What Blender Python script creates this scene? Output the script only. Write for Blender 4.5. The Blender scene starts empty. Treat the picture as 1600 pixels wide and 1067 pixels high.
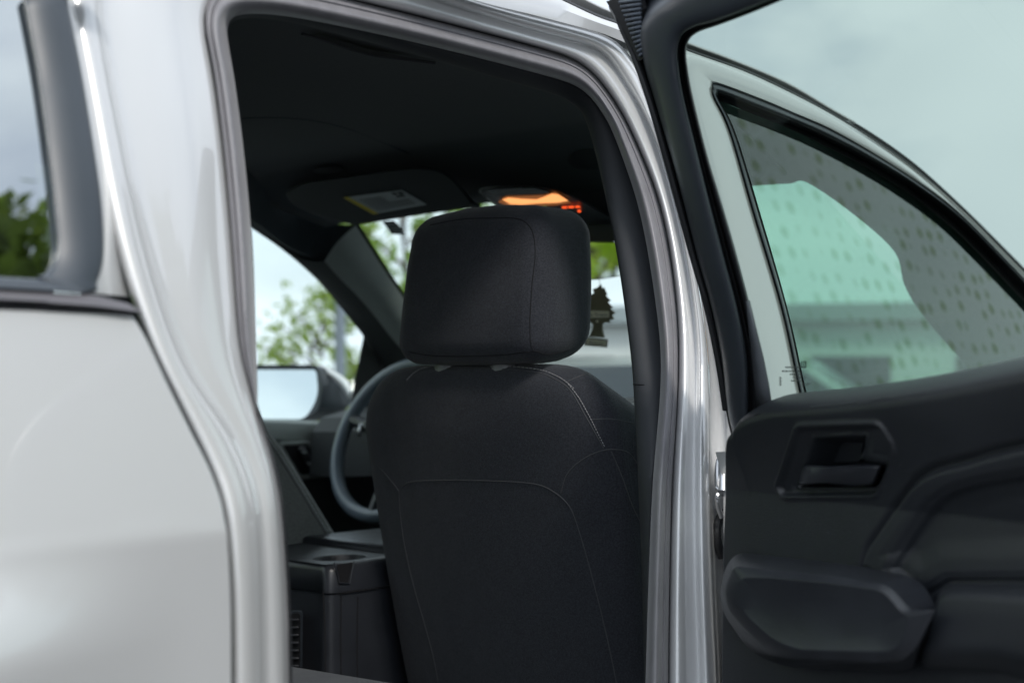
import bpy, bmesh, math, random
from mathutils import Vector, Matrix
from mathutils.bvhtree import BVHTree
R = math.radians
random.seed(7)
scn = bpy.context.scene
COL = scn.collection

# ------------------------------------------------------------------ camera
CAM = Vector((1.96, -1.71, 1.25)); YAW = R(42); PITCH = R(1.71); FPX = 2222.0
cd = bpy.data.cameras.new('camera'); cam = bpy.data.objects.new('camera', cd); COL.objects.link(cam)
cam.location = CAM; cam.rotation_euler = (R(90) + PITCH, 0, YAW)
cd.sensor_width = 36; cd.lens = 36 * FPX / 1600; cd.clip_start = 0.05; cd.clip_end = 3000
cd.dof.use_dof = True; cd.dof.focus_distance = 2.02; cd.dof.aperture_fstop = 3.6
scn.camera = cam
# ------------------------------------------------------------------ world
w = bpy.data.worlds.new('World'); scn.world = w; w.use_nodes = True
nt = w.node_tree; nt.nodes.clear()
def N(nt, t, **kw):
    n = nt.nodes.new(t)
    for k, v in kw.items():
        if hasattr(n, k) and not k.startswith('i_'): setattr(n, k, v)
    return n
out = N(nt, 'ShaderNodeOutputWorld'); bg = N(nt, 'ShaderNodeBackground')
sky = N(nt, 'ShaderNodeTexSky'); sky.sky_type = 'NISHITA'; sky.sun_disc = False
SUN_EL, SUN_AZ = R(48), R(110)          # azimuth measured from +Y towards +X
sky.sun_elevation = SUN_EL; sky.sun_rotation = SUN_AZ
sky.air_density = 1.0; sky.dust_density = 2.5
tc = N(nt, 'ShaderNodeTexCoord'); mp = N(nt, 'ShaderNodeMapping'); mp.inputs['Scale'].default_value = (1, 1, 2.6)
no = N(nt, 'ShaderNodeTexNoise'); no.inputs['Scale'].default_value = 2.2; no.inputs['Detail'].default_value = 6; no.inputs['Roughness'].default_value = .55
rp = N(nt, 'ShaderNodeValToRGB'); rp.color_ramp.elements[0].position = .22; rp.color_ramp.elements[1].position = .50
no2 = N(nt, 'ShaderNodeTexNoise'); no2.inputs['Scale'].default_value = 1.6; no2.inputs['Detail'].default_value = 3
cr = N(nt, 'ShaderNodeValToRGB'); e = cr.color_ramp.elements
e[0].position = .35; e[0].color = (5.5, 6.2, 7.0, 1); e[1].position = .65; e[1].color = (7.7, 8.35, 9.1, 1)
mx = N(nt, 'ShaderNodeMix'); mx.data_type = 'RGBA'
L = nt.links
L.new(tc.outputs['Generated'], mp.inputs['Vector']); L.new(mp.outputs[0], no.inputs['Vector']); L.new(mp.outputs[0], no2.inputs['Vector'])
L.new(no.outputs['Fac'], rp.inputs['Fac']); L.new(no2.outputs['Fac'], cr.inputs['Fac'])
L.new(rp.outputs['Color'], mx.inputs['Factor']); L.new(sky.outputs[0], mx.inputs[6]); L.new(cr.outputs['Color'], mx.inputs[7])
L.new(mx.outputs[2], bg.inputs['Color']); bg.inputs['Strength'].default_value = 0.1
L.new(bg.outputs[0], out.inputs['Surface'])
# ------------------------------------------------------------------ sun
sd = bpy.data.lights.new('sun', 'SUN'); sd.energy = 1.2; sd.angle = R(12); sd.color = (1, .96, .9)
so = bpy.data.objects.new('sun', sd); COL.objects.link(so)
sv = Vector((math.sin(SUN_AZ) * math.cos(SUN_EL), math.cos(SUN_AZ) * math.cos(SUN_EL), math.sin(SUN_EL)))
so.rotation_euler = sv.to_track_quat('Z', 'Y').to_euler(); so.location = (0, 0, 20)
scn.view_settings.view_transform = 'Standard'; scn.view_settings.look = 'None'
scn.view_settings.gamma = 1; scn.view_settings.exposure = 0.75
scn.cycles.max_bounces = 10; scn.cycles.transparent_max_bounces = 24; scn.cycles.sample_clamp_indirect = 6

# ------------------------------------------------------------------ geometry helpers
FW = Vector((-math.sin(YAW) * math.cos(PITCH), math.cos(YAW) * math.cos(PITCH), math.sin(PITCH)))
RT = Vector((math.cos(YAW), math.sin(YAW), 0)); UP = RT.cross(FW)
def ray(px, py): return (FW * FPX + RT * (px - 800) - UP * (py - 533.5)).normalized()
def side(z):                      # half width of the car's flank at height z
    return 0.93 - (.31 if z > 1.12 else .07) * (max(z, .8) - 1.12) - (0 if z > .7 else .12 * (.7 - z))
def hit(px, py, F, t0=.3, t1=9.0):
    """distance along the sight line at which F changes sign: a point on a real surface of the car"""
    d = ray(px, py); n = 90; a = t0; fa = F(CAM + d * a)
    for i in range(1, n + 1):
        b = t0 + (t1 - t0) * i / n; fb = F(CAM + d * b)
        if fa * fb <= 0:
            for _ in range(40):
                m = (a + b) / 2; fm = F(CAM + d * m)
                if fa * fm <= 0: b = m
                else: a, fa = m, fm
            return CAM + d * ((a + b) / 2)
        a, fa = b, fb
    return CAM + d * t1
def PS(px, py, off=0.0): return hit(px, py, lambda p: p.x - (side(p.z) + off))
def PL(px, py, off=0.0): return hit(px, py, lambda p: p.x + (side(p.z) - off))
def PX(px, py, x): return hit(px, py, lambda p: p.x - x)
def PY(px, py, y): return hit(px, py, lambda p: p.y - y)
def PZ(px, py, z): return hit(px, py, lambda p: p.z - z)
# open rear door frame of reference: s along the door, n towards its inner face
HX, HY, PHI = 0.905, -0.115, R(67)
DS = Vector((math.sin(PHI), -math.cos(PHI), 0)); DN = Vector((-math.cos(PHI), -math.sin(PHI), 0))
def tumble(z): return 0 if z < 1.12 else 0.31 * (z - 1.12)
def DW(s, z, n): return Vector((HX, HY, 0)) + DS * s + DN * (n + tumble(z)) + Vector((0, 0, z))
def dn(p): return (p - Vector((HX, HY, 0))).dot(DN) - tumble(p.z)
def PD(px, py, n=0.0): return hit(px, py, lambda p: dn(p) - n)
def sz(px, py, n=0.0):
    p = PD(px, py, n); return ((p - Vector((HX, HY, 0))).dot(DS), p.z)

def cat(P, per=6, closed=False):
    n = len(P); outp = []
    g = (lambda i: P[i % n]) if closed else (lambda i: P[max(0, min(n - 1, i))])
    for i in range(n if closed else n - 1):
        p0, p1, p2, p3 = g(i - 1), g(i), g(i + 1), g(i + 2)
        for k in range(per):
            t = k / per
            outp.append(.5 * ((2 * p1) + (p2 - p0) * t + (2 * p0 - 5 * p1 + 4 * p2 - p3) * t * t + (3 * p1 - p0 - 3 * p2 + p3) * t ** 3))
    if not closed: outp.append(P[-1].copy())
    return outp

def link(name, verts, faces, mat, parent=None, smooth=True, ang=None):
    me = bpy.data.meshes.new(name); me.from_pydata([tuple(v) for v in verts], [], faces); me.update()
    bm = bmesh.new(); bm.from_mesh(me); bmesh.ops.remove_doubles(bm, verts=bm.verts, dist=1e-6)
    bmesh.ops.recalc_face_normals(bm, faces=bm.faces)
    if ang is not None:
        for ed in bm.edges:
            if len(ed.link_faces) == 2 and ed.calc_face_angle(0) > R(ang): ed.smooth = False
    bm.to_mesh(me); bm.free()
    if smooth:
        for p in me.polygons: p.use_smooth = True
    o = bpy.data.objects.new(name, me); COL.objects.link(o)
    if isinstance(mat, (list, tuple)):
        for m in mat: me.materials.append(m)
    else: me.materials.append(mat)
    if parent: o.parent = parent
    return o
class MB:
    def __init__(s): s.v = []; s.f = []
    def grid(s, rows, closed_u=False, closed_v=False):
        b = len(s.v); m = len(rows[0]); n = len(rows)
        for r_ in rows: s.v += [p.copy() for p in r_]
        for i in range(n if closed_v else n - 1):
            for j in range(m if closed_u else m - 1):
                a = b + i * m + j; c = b + i * m + (j + 1) % m
                a2 = b + ((i + 1) % n) * m + j; c2 = b + ((i + 1) % n) * m + (j + 1) % m
                s.f.append((a, c, c2, a2))
        return s
    def poly(s, pts):
        b = len(s.v); s.v += [p.copy() for p in pts]; s.f.append(tuple(range(b, b + len(pts)))); return s
    def tube(s, path, r, seg=8, closed=False, cap=True):
        rows = []; n = len(path); up = Vector((0, 0, 1))
        for i, p in enumerate(path):
            if closed: t = path[(i + 1) % n] - path[i - 1]
            else: t = path[min(n - 1, i + 1)] - path[max(0, i - 1)]
            t.normalize(); a = t.cross(up)
            if a.length < .1: a = t.cross(Vector((1, 0, 0)))
            a.normalize(); b = t.cross(a); rr = r[i] if isinstance(r, list) else r
            rows.append([p + (a * math.cos(q) + b * math.sin(q)) * rr for q in [2 * math.pi * k / seg for k in range(seg)]])
        s.grid(rows, closed_u=True, closed_v=closed)
        if cap and not closed: s.poly(rows[0]); s.poly(rows[-1])
        return s
    def box(s, c, d, rot=None):
        b = len(s.v); c = Vector(c)
        for x in (-.5, .5):
            for y in (-.5, .5):
                for z in (-.5, .5):
                    v = Vector((x * d[0], y * d[1], z * d[2]))
                    if rot: v = rot @ v
                    s.v.append(c + v)
        s.f += [tuple(b + i for i in q) for q in ((0, 1, 3, 2), (4, 6, 7, 5), (0, 4, 5, 1), (2, 3, 7, 6), (0, 2, 6, 4), (1, 5, 7, 3))]
        return s
    def build(s, name, mat, parent=None, smooth=True, ang=35, bevel=0, seg=3, solid=0, sub=0):
        o = link(name, s.v, s.f, mat, parent, smooth, ang if not bevel else None)
        if solid:
            m = o.modifiers.new('solid', 'SOLIDIFY'); m.thickness = solid; m.offset = 0
        if bevel:
            m = o.modifiers.new('bevel', 'BEVEL'); m.width = bevel; m.segments = seg; m.limit_method = 'ANGLE'; m.angle_limit = R(28); m.harden_normals = False
        if sub:
            m = o.modifiers.new('sub', 'SUBSURF'); m.levels = sub; m.render_levels = sub
        return o
def strips(curves, per=6, mid=None, closed=False):
    """curves: 3D control polylines with matching stations; returns smooth rows"""
    return [cat(c, per, closed) for c in curves]
def smooth_across(rows, per=4):
    cols = []
    for j in range(len(rows[0])): cols.append(cat([r_[j] for r_ in rows], per))
    return [[c[i] for c in cols] for i in range(len(cols[0]))]
def rounded(pts, rad, seg=6):
    """2D polygon (list of tuples) with rounded corners"""
    outp = []; n = len(pts)
    for i in range(n):
        p = Vector(pts[i]); a = Vector(pts[i - 1]) - p; b = Vector(pts[(i + 1) % n]) - p
        r_ = rad[i] if isinstance(rad, (list, tuple)) else rad
        d = min(r_, a.length * .49, b.length * .49); A = p + a.normalized() * d; B = p + b.normalized() * d
        for k in range(seg + 1):
            t = k / seg; outp.append((1 - t) ** 2 * A + 2 * t * (1 - t) * p + t * t * B)
    return outp
def relax(rows, passes=8):
    for r_ in rows:
        for _ in range(passes):
            q = [r_[0]] + [(r_[i - 1] + r_[i] * 2 + r_[i + 1]) / 4 for i in range(1, len(r_) - 1)] + [r_[-1]]
            r_[:] = q
    return rows
def area(pts): return sum(pts[i - 1][0] * pts[i][1] - pts[i][0] * pts[i - 1][1] for i in range(len(pts))) / 2
def inset(pts, d):
    n = len(pts); s = 1 if area(pts) > 0 else -1; o = []
    for i in range(n):
        t = (Vector(pts[(i + 1) % n]) - Vector(pts[i - 1])); t = t.normalized() if t.length > 1e-9 else Vector((1, 0))
        o.append(Vector(pts[i]) + Vector((-t.y, t.x)) * d * s)
    return o

# ------------------------------------------------------------------ materials
def mat(name, col, rough=.5, metal=0, coat=0, spec=.5, bump=None, var=0, vscale=30, sheen=0, alpha=None, coatr=.03, emit=None, stretch=(1, 1, 1), dust=0):
    m = bpy.data.materials.new(name); m.use_nodes = True; t = m.node_tree; b = t.nodes['Principled BSDF']
    b.inputs['Base Color'].default_value = (*col, 1); b.inputs['Roughness'].default_value = rough; b.inputs['Metallic'].default_value = metal
    b.inputs['Coat Weight'].default_value = coat; b.inputs['Coat Roughness'].default_value = coatr; b.inputs['Specular IOR Level'].default_value = spec
    if sheen: b.inputs['Sheen Weight'].default_value = sheen; b.inputs['Sheen Roughness'].default_value = .4
    if emit: b.inputs['Emission Color'].default_value = (*emit[0], 1); b.inputs['Emission Strength'].default_value = emit[1]
    tcn = t.nodes.new('ShaderNodeTexCoord'); mpn = t.nodes.new('ShaderNodeMapping'); mpn.inputs['Scale'].default_value = stretch
    t.links.new(tcn.outputs['Object'], mpn.inputs['Vector'])
    if var:
        nn = t.nodes.new('ShaderNodeTexNoise'); nn.inputs['Scale'].default_value = vscale; nn.inputs['Detail'].default_value = 5
        t.links.new(mpn.outputs[0], nn.inputs['Vector'])
        mr = t.nodes.new('ShaderNodeMapRange'); mr.inputs['From Min'].default_value = .3; mr.inputs['From Max'].default_value = .7
        mr.inputs['To Min'].default_value = 1 - var; mr.inputs['To Max'].default_value = 1 + var
        hs = t.nodes.new('ShaderNodeVectorMath'); hs.operation = 'SCALE'; hs.inputs[0].default_value = col
        t.links.new(nn.outputs['Fac'], mr.inputs['Value']); t.links.new(mr.outputs[0], hs.inputs['Scale']); t.links.new(hs.outputs[0], b.inputs['Base Color'])
        m2 = t.nodes.new('ShaderNodeMapRange'); m2.inputs['From Min'].default_value = .3; m2.inputs['From Max'].default_value = .7
        m2.inputs['To Min'].default_value = max(0, rough - .06); m2.inputs['To Max'].default_value = min(1, rough + .06)
        t.links.new(nn.outputs['Fac'], m2.inputs['Value']); t.links.new(m2.outputs[0], b.inputs['Roughness'])
    if dust:
        vo_ = t.nodes.new('ShaderNodeTexVoronoi'); vo_.inputs['Scale'].default_value = 55; t.links.new(tcn.outputs['Object'], vo_.inputs['Vector'])
        c1 = t.nodes.new('ShaderNodeMath'); c1.operation = 'LESS_THAN'; c1.inputs[1].default_value = .045; t.links.new(vo_.outputs['Distance'], c1.inputs[0])
        mm = t.nodes.new('ShaderNodeMix'); mm.data_type = 'RGBA'; mm.inputs[7].default_value = (.16, .17, .18, 1); m3 = t.nodes.new('ShaderNodeMath'); m3.operation = 'MULTIPLY'; m3.inputs[1].default_value = dust
        t.links.new(c1.outputs[0], m3.inputs[0]); t.links.new(m3.outputs[0], mm.inputs[0]); src = b.inputs['Base Color'].links[0].from_socket if b.inputs['Base Color'].links else None
        if src: t.links.new(src, mm.inputs[6])
        else: mm.inputs[6].default_value = (*col, 1)
        t.links.new(mm.outputs[2], b.inputs['Base Color'])
    if bump:
        sc, st = bump
        n2 = t.nodes.new('ShaderNodeTexNoise'); n2.inputs['Scale'].default_value = sc; n2.inputs['Detail'].default_value = 3
        t.links.new(mpn.outputs[0], n2.inputs['Vector'])
        bp = t.nodes.new('ShaderNodeBump'); bp.inputs['Strength'].default_value = st; bp.inputs['Distance'].default_value = .002
        t.links.new(n2.outputs['Fac'], bp.inputs['Height']); t.links.new(bp.outputs[0], b.inputs['Normal'])
    return m
def glass(name, tint, refl=1.0, spots=False, ior=1.5):
    m = bpy.data.materials.new(name); m.use_nodes = True; t = m.node_tree; t.nodes.clear()
    o = t.nodes.new('ShaderNodeOutputMaterial'); mixs = t.nodes.new('ShaderNodeMixShader'); tr = t.nodes.new('ShaderNodeBsdfTransparent')
    gl = t.nodes.new('ShaderNodeBsdfGlossy'); gl.inputs['Roughness'].default_value = .0; gl.inputs['Color'].default_value = (.92, .96, .95, 1)
    ge = t.nodes.new('ShaderNodeNewGeometry'); dt = t.nodes.new('ShaderNodeVectorMath'); dt.operation = 'DOT_PRODUCT'
    t.links.new(ge.outputs['Normal'], dt.inputs[0]); t.links.new(ge.outputs['Incoming'], dt.inputs[1])
    def mt(op, a, b_=None):
        q = t.nodes.new('ShaderNodeMath'); q.operation = op
        for i, x in enumerate((a, b_)):
            if x is None: continue
            if isinstance(x, (int, float)): q.inputs[i].default_value = x
            else: t.links.new(x, q.inputs[i])
        return q.outputs[0]
    fs = mt('ADD', mt('MULTIPLY', mt('POWER', mt('SUBTRACT', 1.0, mt('ABSOLUTE', dt.outputs['Value'])), 5.0), .96), .04)   # Schlick, same from both sides
    mu = t.nodes.new('ShaderNodeMath'); mu.operation = 'MULTIPLY'; mu.inputs[1].default_value = refl; mu.use_clamp = True
    t.links.new(fs, mu.inputs[0])
    tr.inputs['Color'].default_value = (*tint, 1)
    t.links.new(mu.outputs[0], mixs.inputs[0]); t.links.new(tr.outputs[0], mixs.inputs[1]); t.links.new(gl.outputs[0], mixs.inputs[2])
    if spots:      # quench marks of toughened glass
        tcn = t.nodes.new('ShaderNodeTexCoord'); mpn = t.nodes.new('ShaderNodeMapping'); mpn.inputs['Scale'].default_value = (0, 23, 29)
        v = t.nodes.new('ShaderNodeTexVoronoi'); v.inputs['Scale'].default_value = 1; v.inputs['Randomness'].default_value = .42
        t.links.new(tcn.outputs['Object'], mpn.inputs['Vector']); t.links.new(mpn.outputs[0], v.inputs['Vector'])
        r_ = t.nodes.new('ShaderNodeValToRGB'); r_.color_ramp.elements[0].position = .12; r_.color_ramp.elements[0].color = (.62, .70, .52, 1)
        r_.color_ramp.elements[1].position = .42; r_.color_ramp.elements[1].color = (.95, .99, .98, 1)
        t.links.new(v.outputs['Distance'], r_.inputs['Fac']); t.links.new(r_.outputs[0], gl.inputs['Color'])
        r2 = t.nodes.new('ShaderNodeValToRGB'); r2.color_ramp.elements[0].position = .1; r2.color_ramp.elements[0].color = (*[c * .88 for c in tint], 1)
        r2.color_ramp.elements[1].position = .45; r2.color_ramp.elements[1].color = (*tint, 1)
        t.links.new(v.outputs['Distance'], r2.inputs['Fac']); t.links.new(r2.outputs[0], tr.inputs['Color'])
    t.links.new(mixs.outputs[0], o.inputs['Surface'])
    return m
def silver(name):
    m = mat(name, (.71, .715, .72), .38, .34, 1.0, .5, bump=(900, .03), coatr=.04)
    m.node_tree.nodes['Principled BSDF'].inputs['Coat IOR'].default_value = 1.8
    return m
M = dict(
    paint=silver('silver_paint'),
    rubber=mat('grey_rubber', (.22, .213, .23), .40, spec=.6, sheen=.3, bump=(420, .12), var=.10, vscale=60, stretch=(1, 1, .3)),
    lip=mat('rubber_lip', (.02, .021, .024), .5),
    blackfr=mat('satin_black', (.035, .042, .052), .38, spec=.5, var=.08, vscale=12),
    frame=mat('quarter_frame', (.05, .062, .078), .42, spec=.6, var=.1, vscale=10),
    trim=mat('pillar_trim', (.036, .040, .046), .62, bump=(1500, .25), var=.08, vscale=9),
    plastic=mat('door_plastic', (.017, .020, .025), .40, spec=.7, dust=.5, bump=(700, .35), var=.14, vscale=7),
    plastic2=mat('armrest_plastic', (.028, .031, .038), .34, spec=.6, dust=.6, bump=(700, .2), var=.14, vscale=16),
    insert=mat('door_insert', (.018, .021, .025), .60, bump=(1100, .3), var=.2, vscale=14),
    headliner=mat('headliner', (.036, .046, .056), .95, bump=(1400, .3), var=.07, vscale=6, sheen=.1),
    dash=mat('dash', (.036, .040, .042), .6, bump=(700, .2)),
    lit=mat('lit_grey_trim', (.30, .33, .315), .6, bump=(700, .15), var=.05),  # base colour lightened to carry the side light on the driver's trim
    belt=mat('grey_molding', (.14, .135, .15), .45),
    sky=mat('white', (.8, .8, .8), .5),
    chrome=mat('zinc', (.62, .63, .65), .28, 1.0),
    mirror=mat('mirror_glass', (.86, .9, .89), .02, 1.0),
    leather=mat('wheel_leather', (.17, .21, .25), .30, spec=.6, bump=(600, .1)),
    asphalt=mat('paving', (.095, .096, .098), .85, bump=(60, .5), var=.25, vscale=3),
    thread=mat('thread', (.34, .34, .35), .7),
    seam=mat('seam', (.006, .006, .008), .9),
    seam2=mat('seat_seam', (.065, .067, .072), .8),
    card=mat('label_card', (.52, .56, .58), .6, var=.04, vscale=50),
    yellow=mat('label_yellow', (.75, .60, .03), .6),
    etch=mat('etching', (.12, .14, .13), .6),
    ink=mat('label_ink', (.02, .025, .03), .6),
    amber=mat('amber_lens', (.7, .25, .05), .4, emit=((1, .42, .14), .75)),
    red=mat('red_light', (.5, .03, .01), .4, emit=((1, .10, .02), .8)),
    green=mat('green_light', (.02, .4, .1), .4, emit=((.05, 1, .25), 1.2)),
    g_front=glass('windshield_glass', (.88, .96, .92), .5),
    g_side=glass('side_glass', (.58, .92, .76), 2.0, spots=True),
    g_door=glass('door_glass', (.46, .535, .485), .9),
    g_dark=glass('quarter_glass', (.05, .06, .06), 14.0),
    g_left=glass('left_glass', (.88, .96, .93), .8),
)
def fabric(name, col, scale=1.0, glow=.25):
    m = mat(name, col, .92, spec=.25, sheen=glow)
    t = m.node_tree; b = t.nodes['Principled BSDF']
    tcn = t.nodes.new('ShaderNodeTexCoord')
    def wave(d):
        wv = t.nodes.new('ShaderNodeTexWave'); wv.wave_type = 'BANDS'; wv.bands_direction = d; wv.inputs['Scale'].default_value = 260 * scale
        wv.inputs['Distortion'].default_value = 1.2; wv.inputs['Detail'].default_value = 1; t.links.new(tcn.outputs['Object'], wv.inputs['Vector']); return wv
    a, c = wave('X'), wave('Z')
    sc_ = t.nodes.new('ShaderNodeMath'); sc_.operation = 'MULTIPLY'; sc_.inputs[1].default_value = .25; t.links.new(a.outputs['Fac'], sc_.inputs[0])
    ad = t.nodes.new('ShaderNodeMath'); ad.operation = 'ADD'; t.links.new(sc_.outputs[0], ad.inputs[0]); sc2 = t.nodes.new('ShaderNodeMath'); sc2.operation = 'MULTIPLY'; sc2.inputs[1].default_value = .25; t.links.new(c.outputs['Fac'], sc2.inputs[0]); t.links.new(sc2.outputs[0], ad.inputs[1])
    nz = t.nodes.new('ShaderNodeTexNoise'); nz.inputs['Scale'].default_value = 700; nz.inputs['Detail'].default_value = 2; t.links.new(tcn.outputs['Object'], nz.inputs['Vector'])
    a2 = t.nodes.new('ShaderNodeMath'); a2.operation = 'ADD'; t.links.new(ad.outputs[0], a2.inputs[0]); t.links.new(nz.outputs['Fac'], a2.inputs[1])
    bp = t.nodes.new('ShaderNodeBump'); bp.inputs['Strength'].default_value = .55; bp.inputs['Distance'].default_value = .0012
    t.links.new(a2.outputs[0], bp.inputs['Height'])
    # soft unevenness of the padding
    nl = t.nodes.new('ShaderNodeTexNoise'); nl.inputs['Scale'].default_value = 9; nl.inputs['Detail'].default_value = 2; t.links.new(tcn.outputs['Object'], nl.inputs['Vector'])
    b2 = t.nodes.new('ShaderNodeBump'); b2.inputs['Strength'].default_value = .5; b2.inputs['Distance'].default_value = .012
    t.links.new(nl.outputs['Fac'], b2.inputs['Height']); t.links.new(b2.outputs[0], bp.inputs['Normal']); t.links.new(bp.outputs[0], b.inputs['Normal'])
    mr = t.nodes.new('ShaderNodeMapRange'); mr.inputs['From Min'].default_value = .35; mr.inputs['From Max'].default_value = .65; mr.inputs['To Min'].default_value = .75; mr.inputs['To Max'].default_value = 1.3
    n3 = t.nodes.new('ShaderNodeTexNoise'); n3.inputs['Scale'].default_value = 420; n3.inputs['Detail'].default_value = 3; t.links.new(tcn.outputs['Object'], n3.inputs['Vector'])
    t.links.new(n3.outputs['Fac'], mr.inputs['Value'])
    vs = t.nodes.new('ShaderNodeVectorMath'); vs.operation = 'SCALE'; vs.inputs[0].default_value = col
    t.links.new(mr.outputs[0], vs.inputs['Scale']); t.links.new(vs.outputs[0], b.inputs['Base Color'])
    return m
M['fabric'] = fabric('black_fabric', (.034, .037, .045))
M['fabric2'] = fabric('lit_black_fabric', (.15, .16, .155))  # paler copy of the black seat fabric, light on the driver's bolster painted in

def tag(o, label=None, cat_=None, group=None, kind=None):
    if label: o['label'] = label
    if cat_: o['category'] = cat_
    if group: o['group'] = group
    if kind: o['kind'] = kind
    return o
def empty(name, loc=(0, 0, 0), rz=0):
    o = bpy.data.objects.new(name, None); COL.objects.link(o); o.location = loc; o.rotation_euler.z = rz; return o

# ------------------------------------------------------------------ ground
g = MB().poly([Vector((-900, -900, 0)), Vector((900, -900, 0)), Vector((900, 900, 0)), Vector((-900, 900, 0))]).build('ground', M['asphalt'], smooth=False)
tag(g, 'grey paved car park under the silver car', 'ground', kind='structure')

# ================================================================== THE CAR
car = empty('car')
tag(car, 'silver car seen close up with its rear passenger door open and black fabric seats inside', 'car')

# ---- ring of the rear door opening ---------------------------------------
B = [(453,1150),(452,1067),(449,934),(441,814),(430,740),(409,669),(389,600),(372,534),(361,375),(347,225),(332,110),(318,40),(328,-8),(370,-30),(450,-22),(560,2),
     (700,37),(850,77),(899,94),(932,120),(962,161),(983,199),(1011,262),(1032,322),(1047,394),(1058,480),(1061,560),(1058,650),(1051,750),(1047,900),(1045,1067),(1045,1150)]
A = [(447,1150),(445,1067),(441,934),(432,814),(420,740),(404,669),(402,600),(400,534),(394,375),(380,225),(366,120),(356,60),(358,36),(376,24),(440,25),(560,48),
     (700,80),(850,119),(899,135),(925,156),(942,180),(956,206),(977,262),(996,322),(1011,394),(1024,480),(1032,560),(1028,650),(1019,750),(1013,900),(1008,1067),(1007,1150)]
T = [(440,1150),(438,1067),(434,934),(425,814),(415,740),(402,669),(399,600),(397,534),(391,375),(377,225),(363,120),(354,66),(357,42),(378,30),(440,33),(560,62),
     (700,101),(820,135),(875,152),(905,172),(917,195),(925,220),(936,262),(949,322),(963,394),(976,480),(987,570),(992,650),(997,750),(1003,900),(1006.5,1067),(1006,1150)]
Cc = [(418,1150),(417,1067),(415,934),(410,814),(398,745),(365,669),(316,600),(280,534),(230,375),(200,225),(177,110),(166,40),(162,-30),(200,-130),(350,-110),(540,-45),
      (700,8),(850,55),(925,72),(955,97),(981,139),(1000,168),(1030,235),(1052,315),(1069,390),(1083,480),(1088,560),(1086,650),(1084,750),(1086,900),(1092,1067),(1094,1150)]
D = [(361,1150),(361,1067),(360,934),(351,814),(332,745),(295,669),(261,600),(228,530),(180,390),(150,240),(127,110),(112,40),(100,-40),(130,-190),(320,-170),(530,-85),
     (700,-12),(850,28),(925,48),(965,64),(1000,109),(1022,172),(1049,262),(1067,337),(1082,397),(1097,480),(1107,560),(1109,650),(1110,750),(1114,900),(1121,1067),(1124,1150)]
def lerp2(a, b, t): return (a[0] + (b[0] - a[0]) * t, a[1] + (b[1] - a[1]) * t)
def mixc(a, b, t): return [lerp2(p, q, t) for p, q in zip(a, b)]
def sideC(c, off): return [PS(p[0], p[1], off) for p in c]
n = len(B)
# painted jamb: outer edge step, bead, groove, flange
prof = [(mixc(D, Cc, 0), -.042), (mixc(D, Cc, .14), -.030), (mixc(D, Cc, .5), -.026), (mixc(D, Cc, .82), -.034), (Cc, -.043), (mixc(Cc, B, .2), -.0435), (mixc(Cc, B, .45), -.043),
        (mixc(Cc, B, .7), -.046), (mixc(Cc, B, .88), -.054), (mixc(Cc, B, 1.0), -.066), (mixc(B, A, .22), -.110)]
rows = relax(strips([sideC(c, o_) for c, o_ in prof], 6), 14)
rows = smooth_across(rows, 3)
MB().grid(rows).build('door_jamb', M['paint'], car, ang=60)
# weatherstrip: hollow bulb seen from outside
prof = [(B, -.074), (mixc(B, A, .06), -.064), (mixc(B, A, .22), -.058), (mixc(B, A, .30), -.060), (mixc(B, A, .36), -.057), (mixc(B, A, .55), -.054), (mixc(B, A, .78), -.064), (mixc(B, A, .95), -.085), (A, -.11), (mixc(A, T, .3), -.13)]
rows = smooth_across(relax(strips([sideC(c, o_) for c, o_ in prof], 6), 6), 3)
MB().grid(rows).build('weatherstrip', M['rubber'], car, ang=70)
m = MB(); m.tube(cat(sideC(mixc(B, A, -.05), -.066), 6), .0028, 6); m.build('seal_lip', M['lip'], car)
# dark interior trim round the opening
prof = [(mixc(A, T, -.12), -.10), (mixc(A, T, .05), -.100), (mixc(A, T, .5), -.112), (mixc(A, T, .92), -.130), (T, -.142)]
rows = smooth_across(strips([sideC(c, o_) for c, o_ in prof], 6), 2)
rows.append([Vector((p.x - .002, p.y, p.z + .06 * max(0, min(1, (p.z - 1.60) / .06)))) + Vector((0, .05 if p.y > -.55 else -.06, 0)) * (1 - max(0, min(1, (p.z - 1.60) / .06))) for p in rows[-1]])
MB().grid(rows[:]).build('pillar_trim', M['trim'], car, ang=60)
# seam across the pillar trim
m = MB(); pp = [PS(x, y, o_ + .0015) for x, y, o_ in ((989, 600, -.137), (1003, 601, -.120), (1028, 601, -.104))]; m.tube(cat(pp, 4), .0008, 6); m.build('trim_seam', M['seam'], car)
# recess outboard of the pillar flange, behind the door hinge
E = [(D[i][0] + 42, D[i][1]) for i in range(23, 32)]
MB().grid([cat(sideC(D[23:], -.040), 6), cat(sideC(mixc(D[23:], E, .12), -.062), 6), cat(sideC(mixc(D[23:], E, .6), -.064), 6), cat(sideC(E, -.03), 6)]).build('hinge_recess', M['paint'], car, ang=50)

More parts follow.
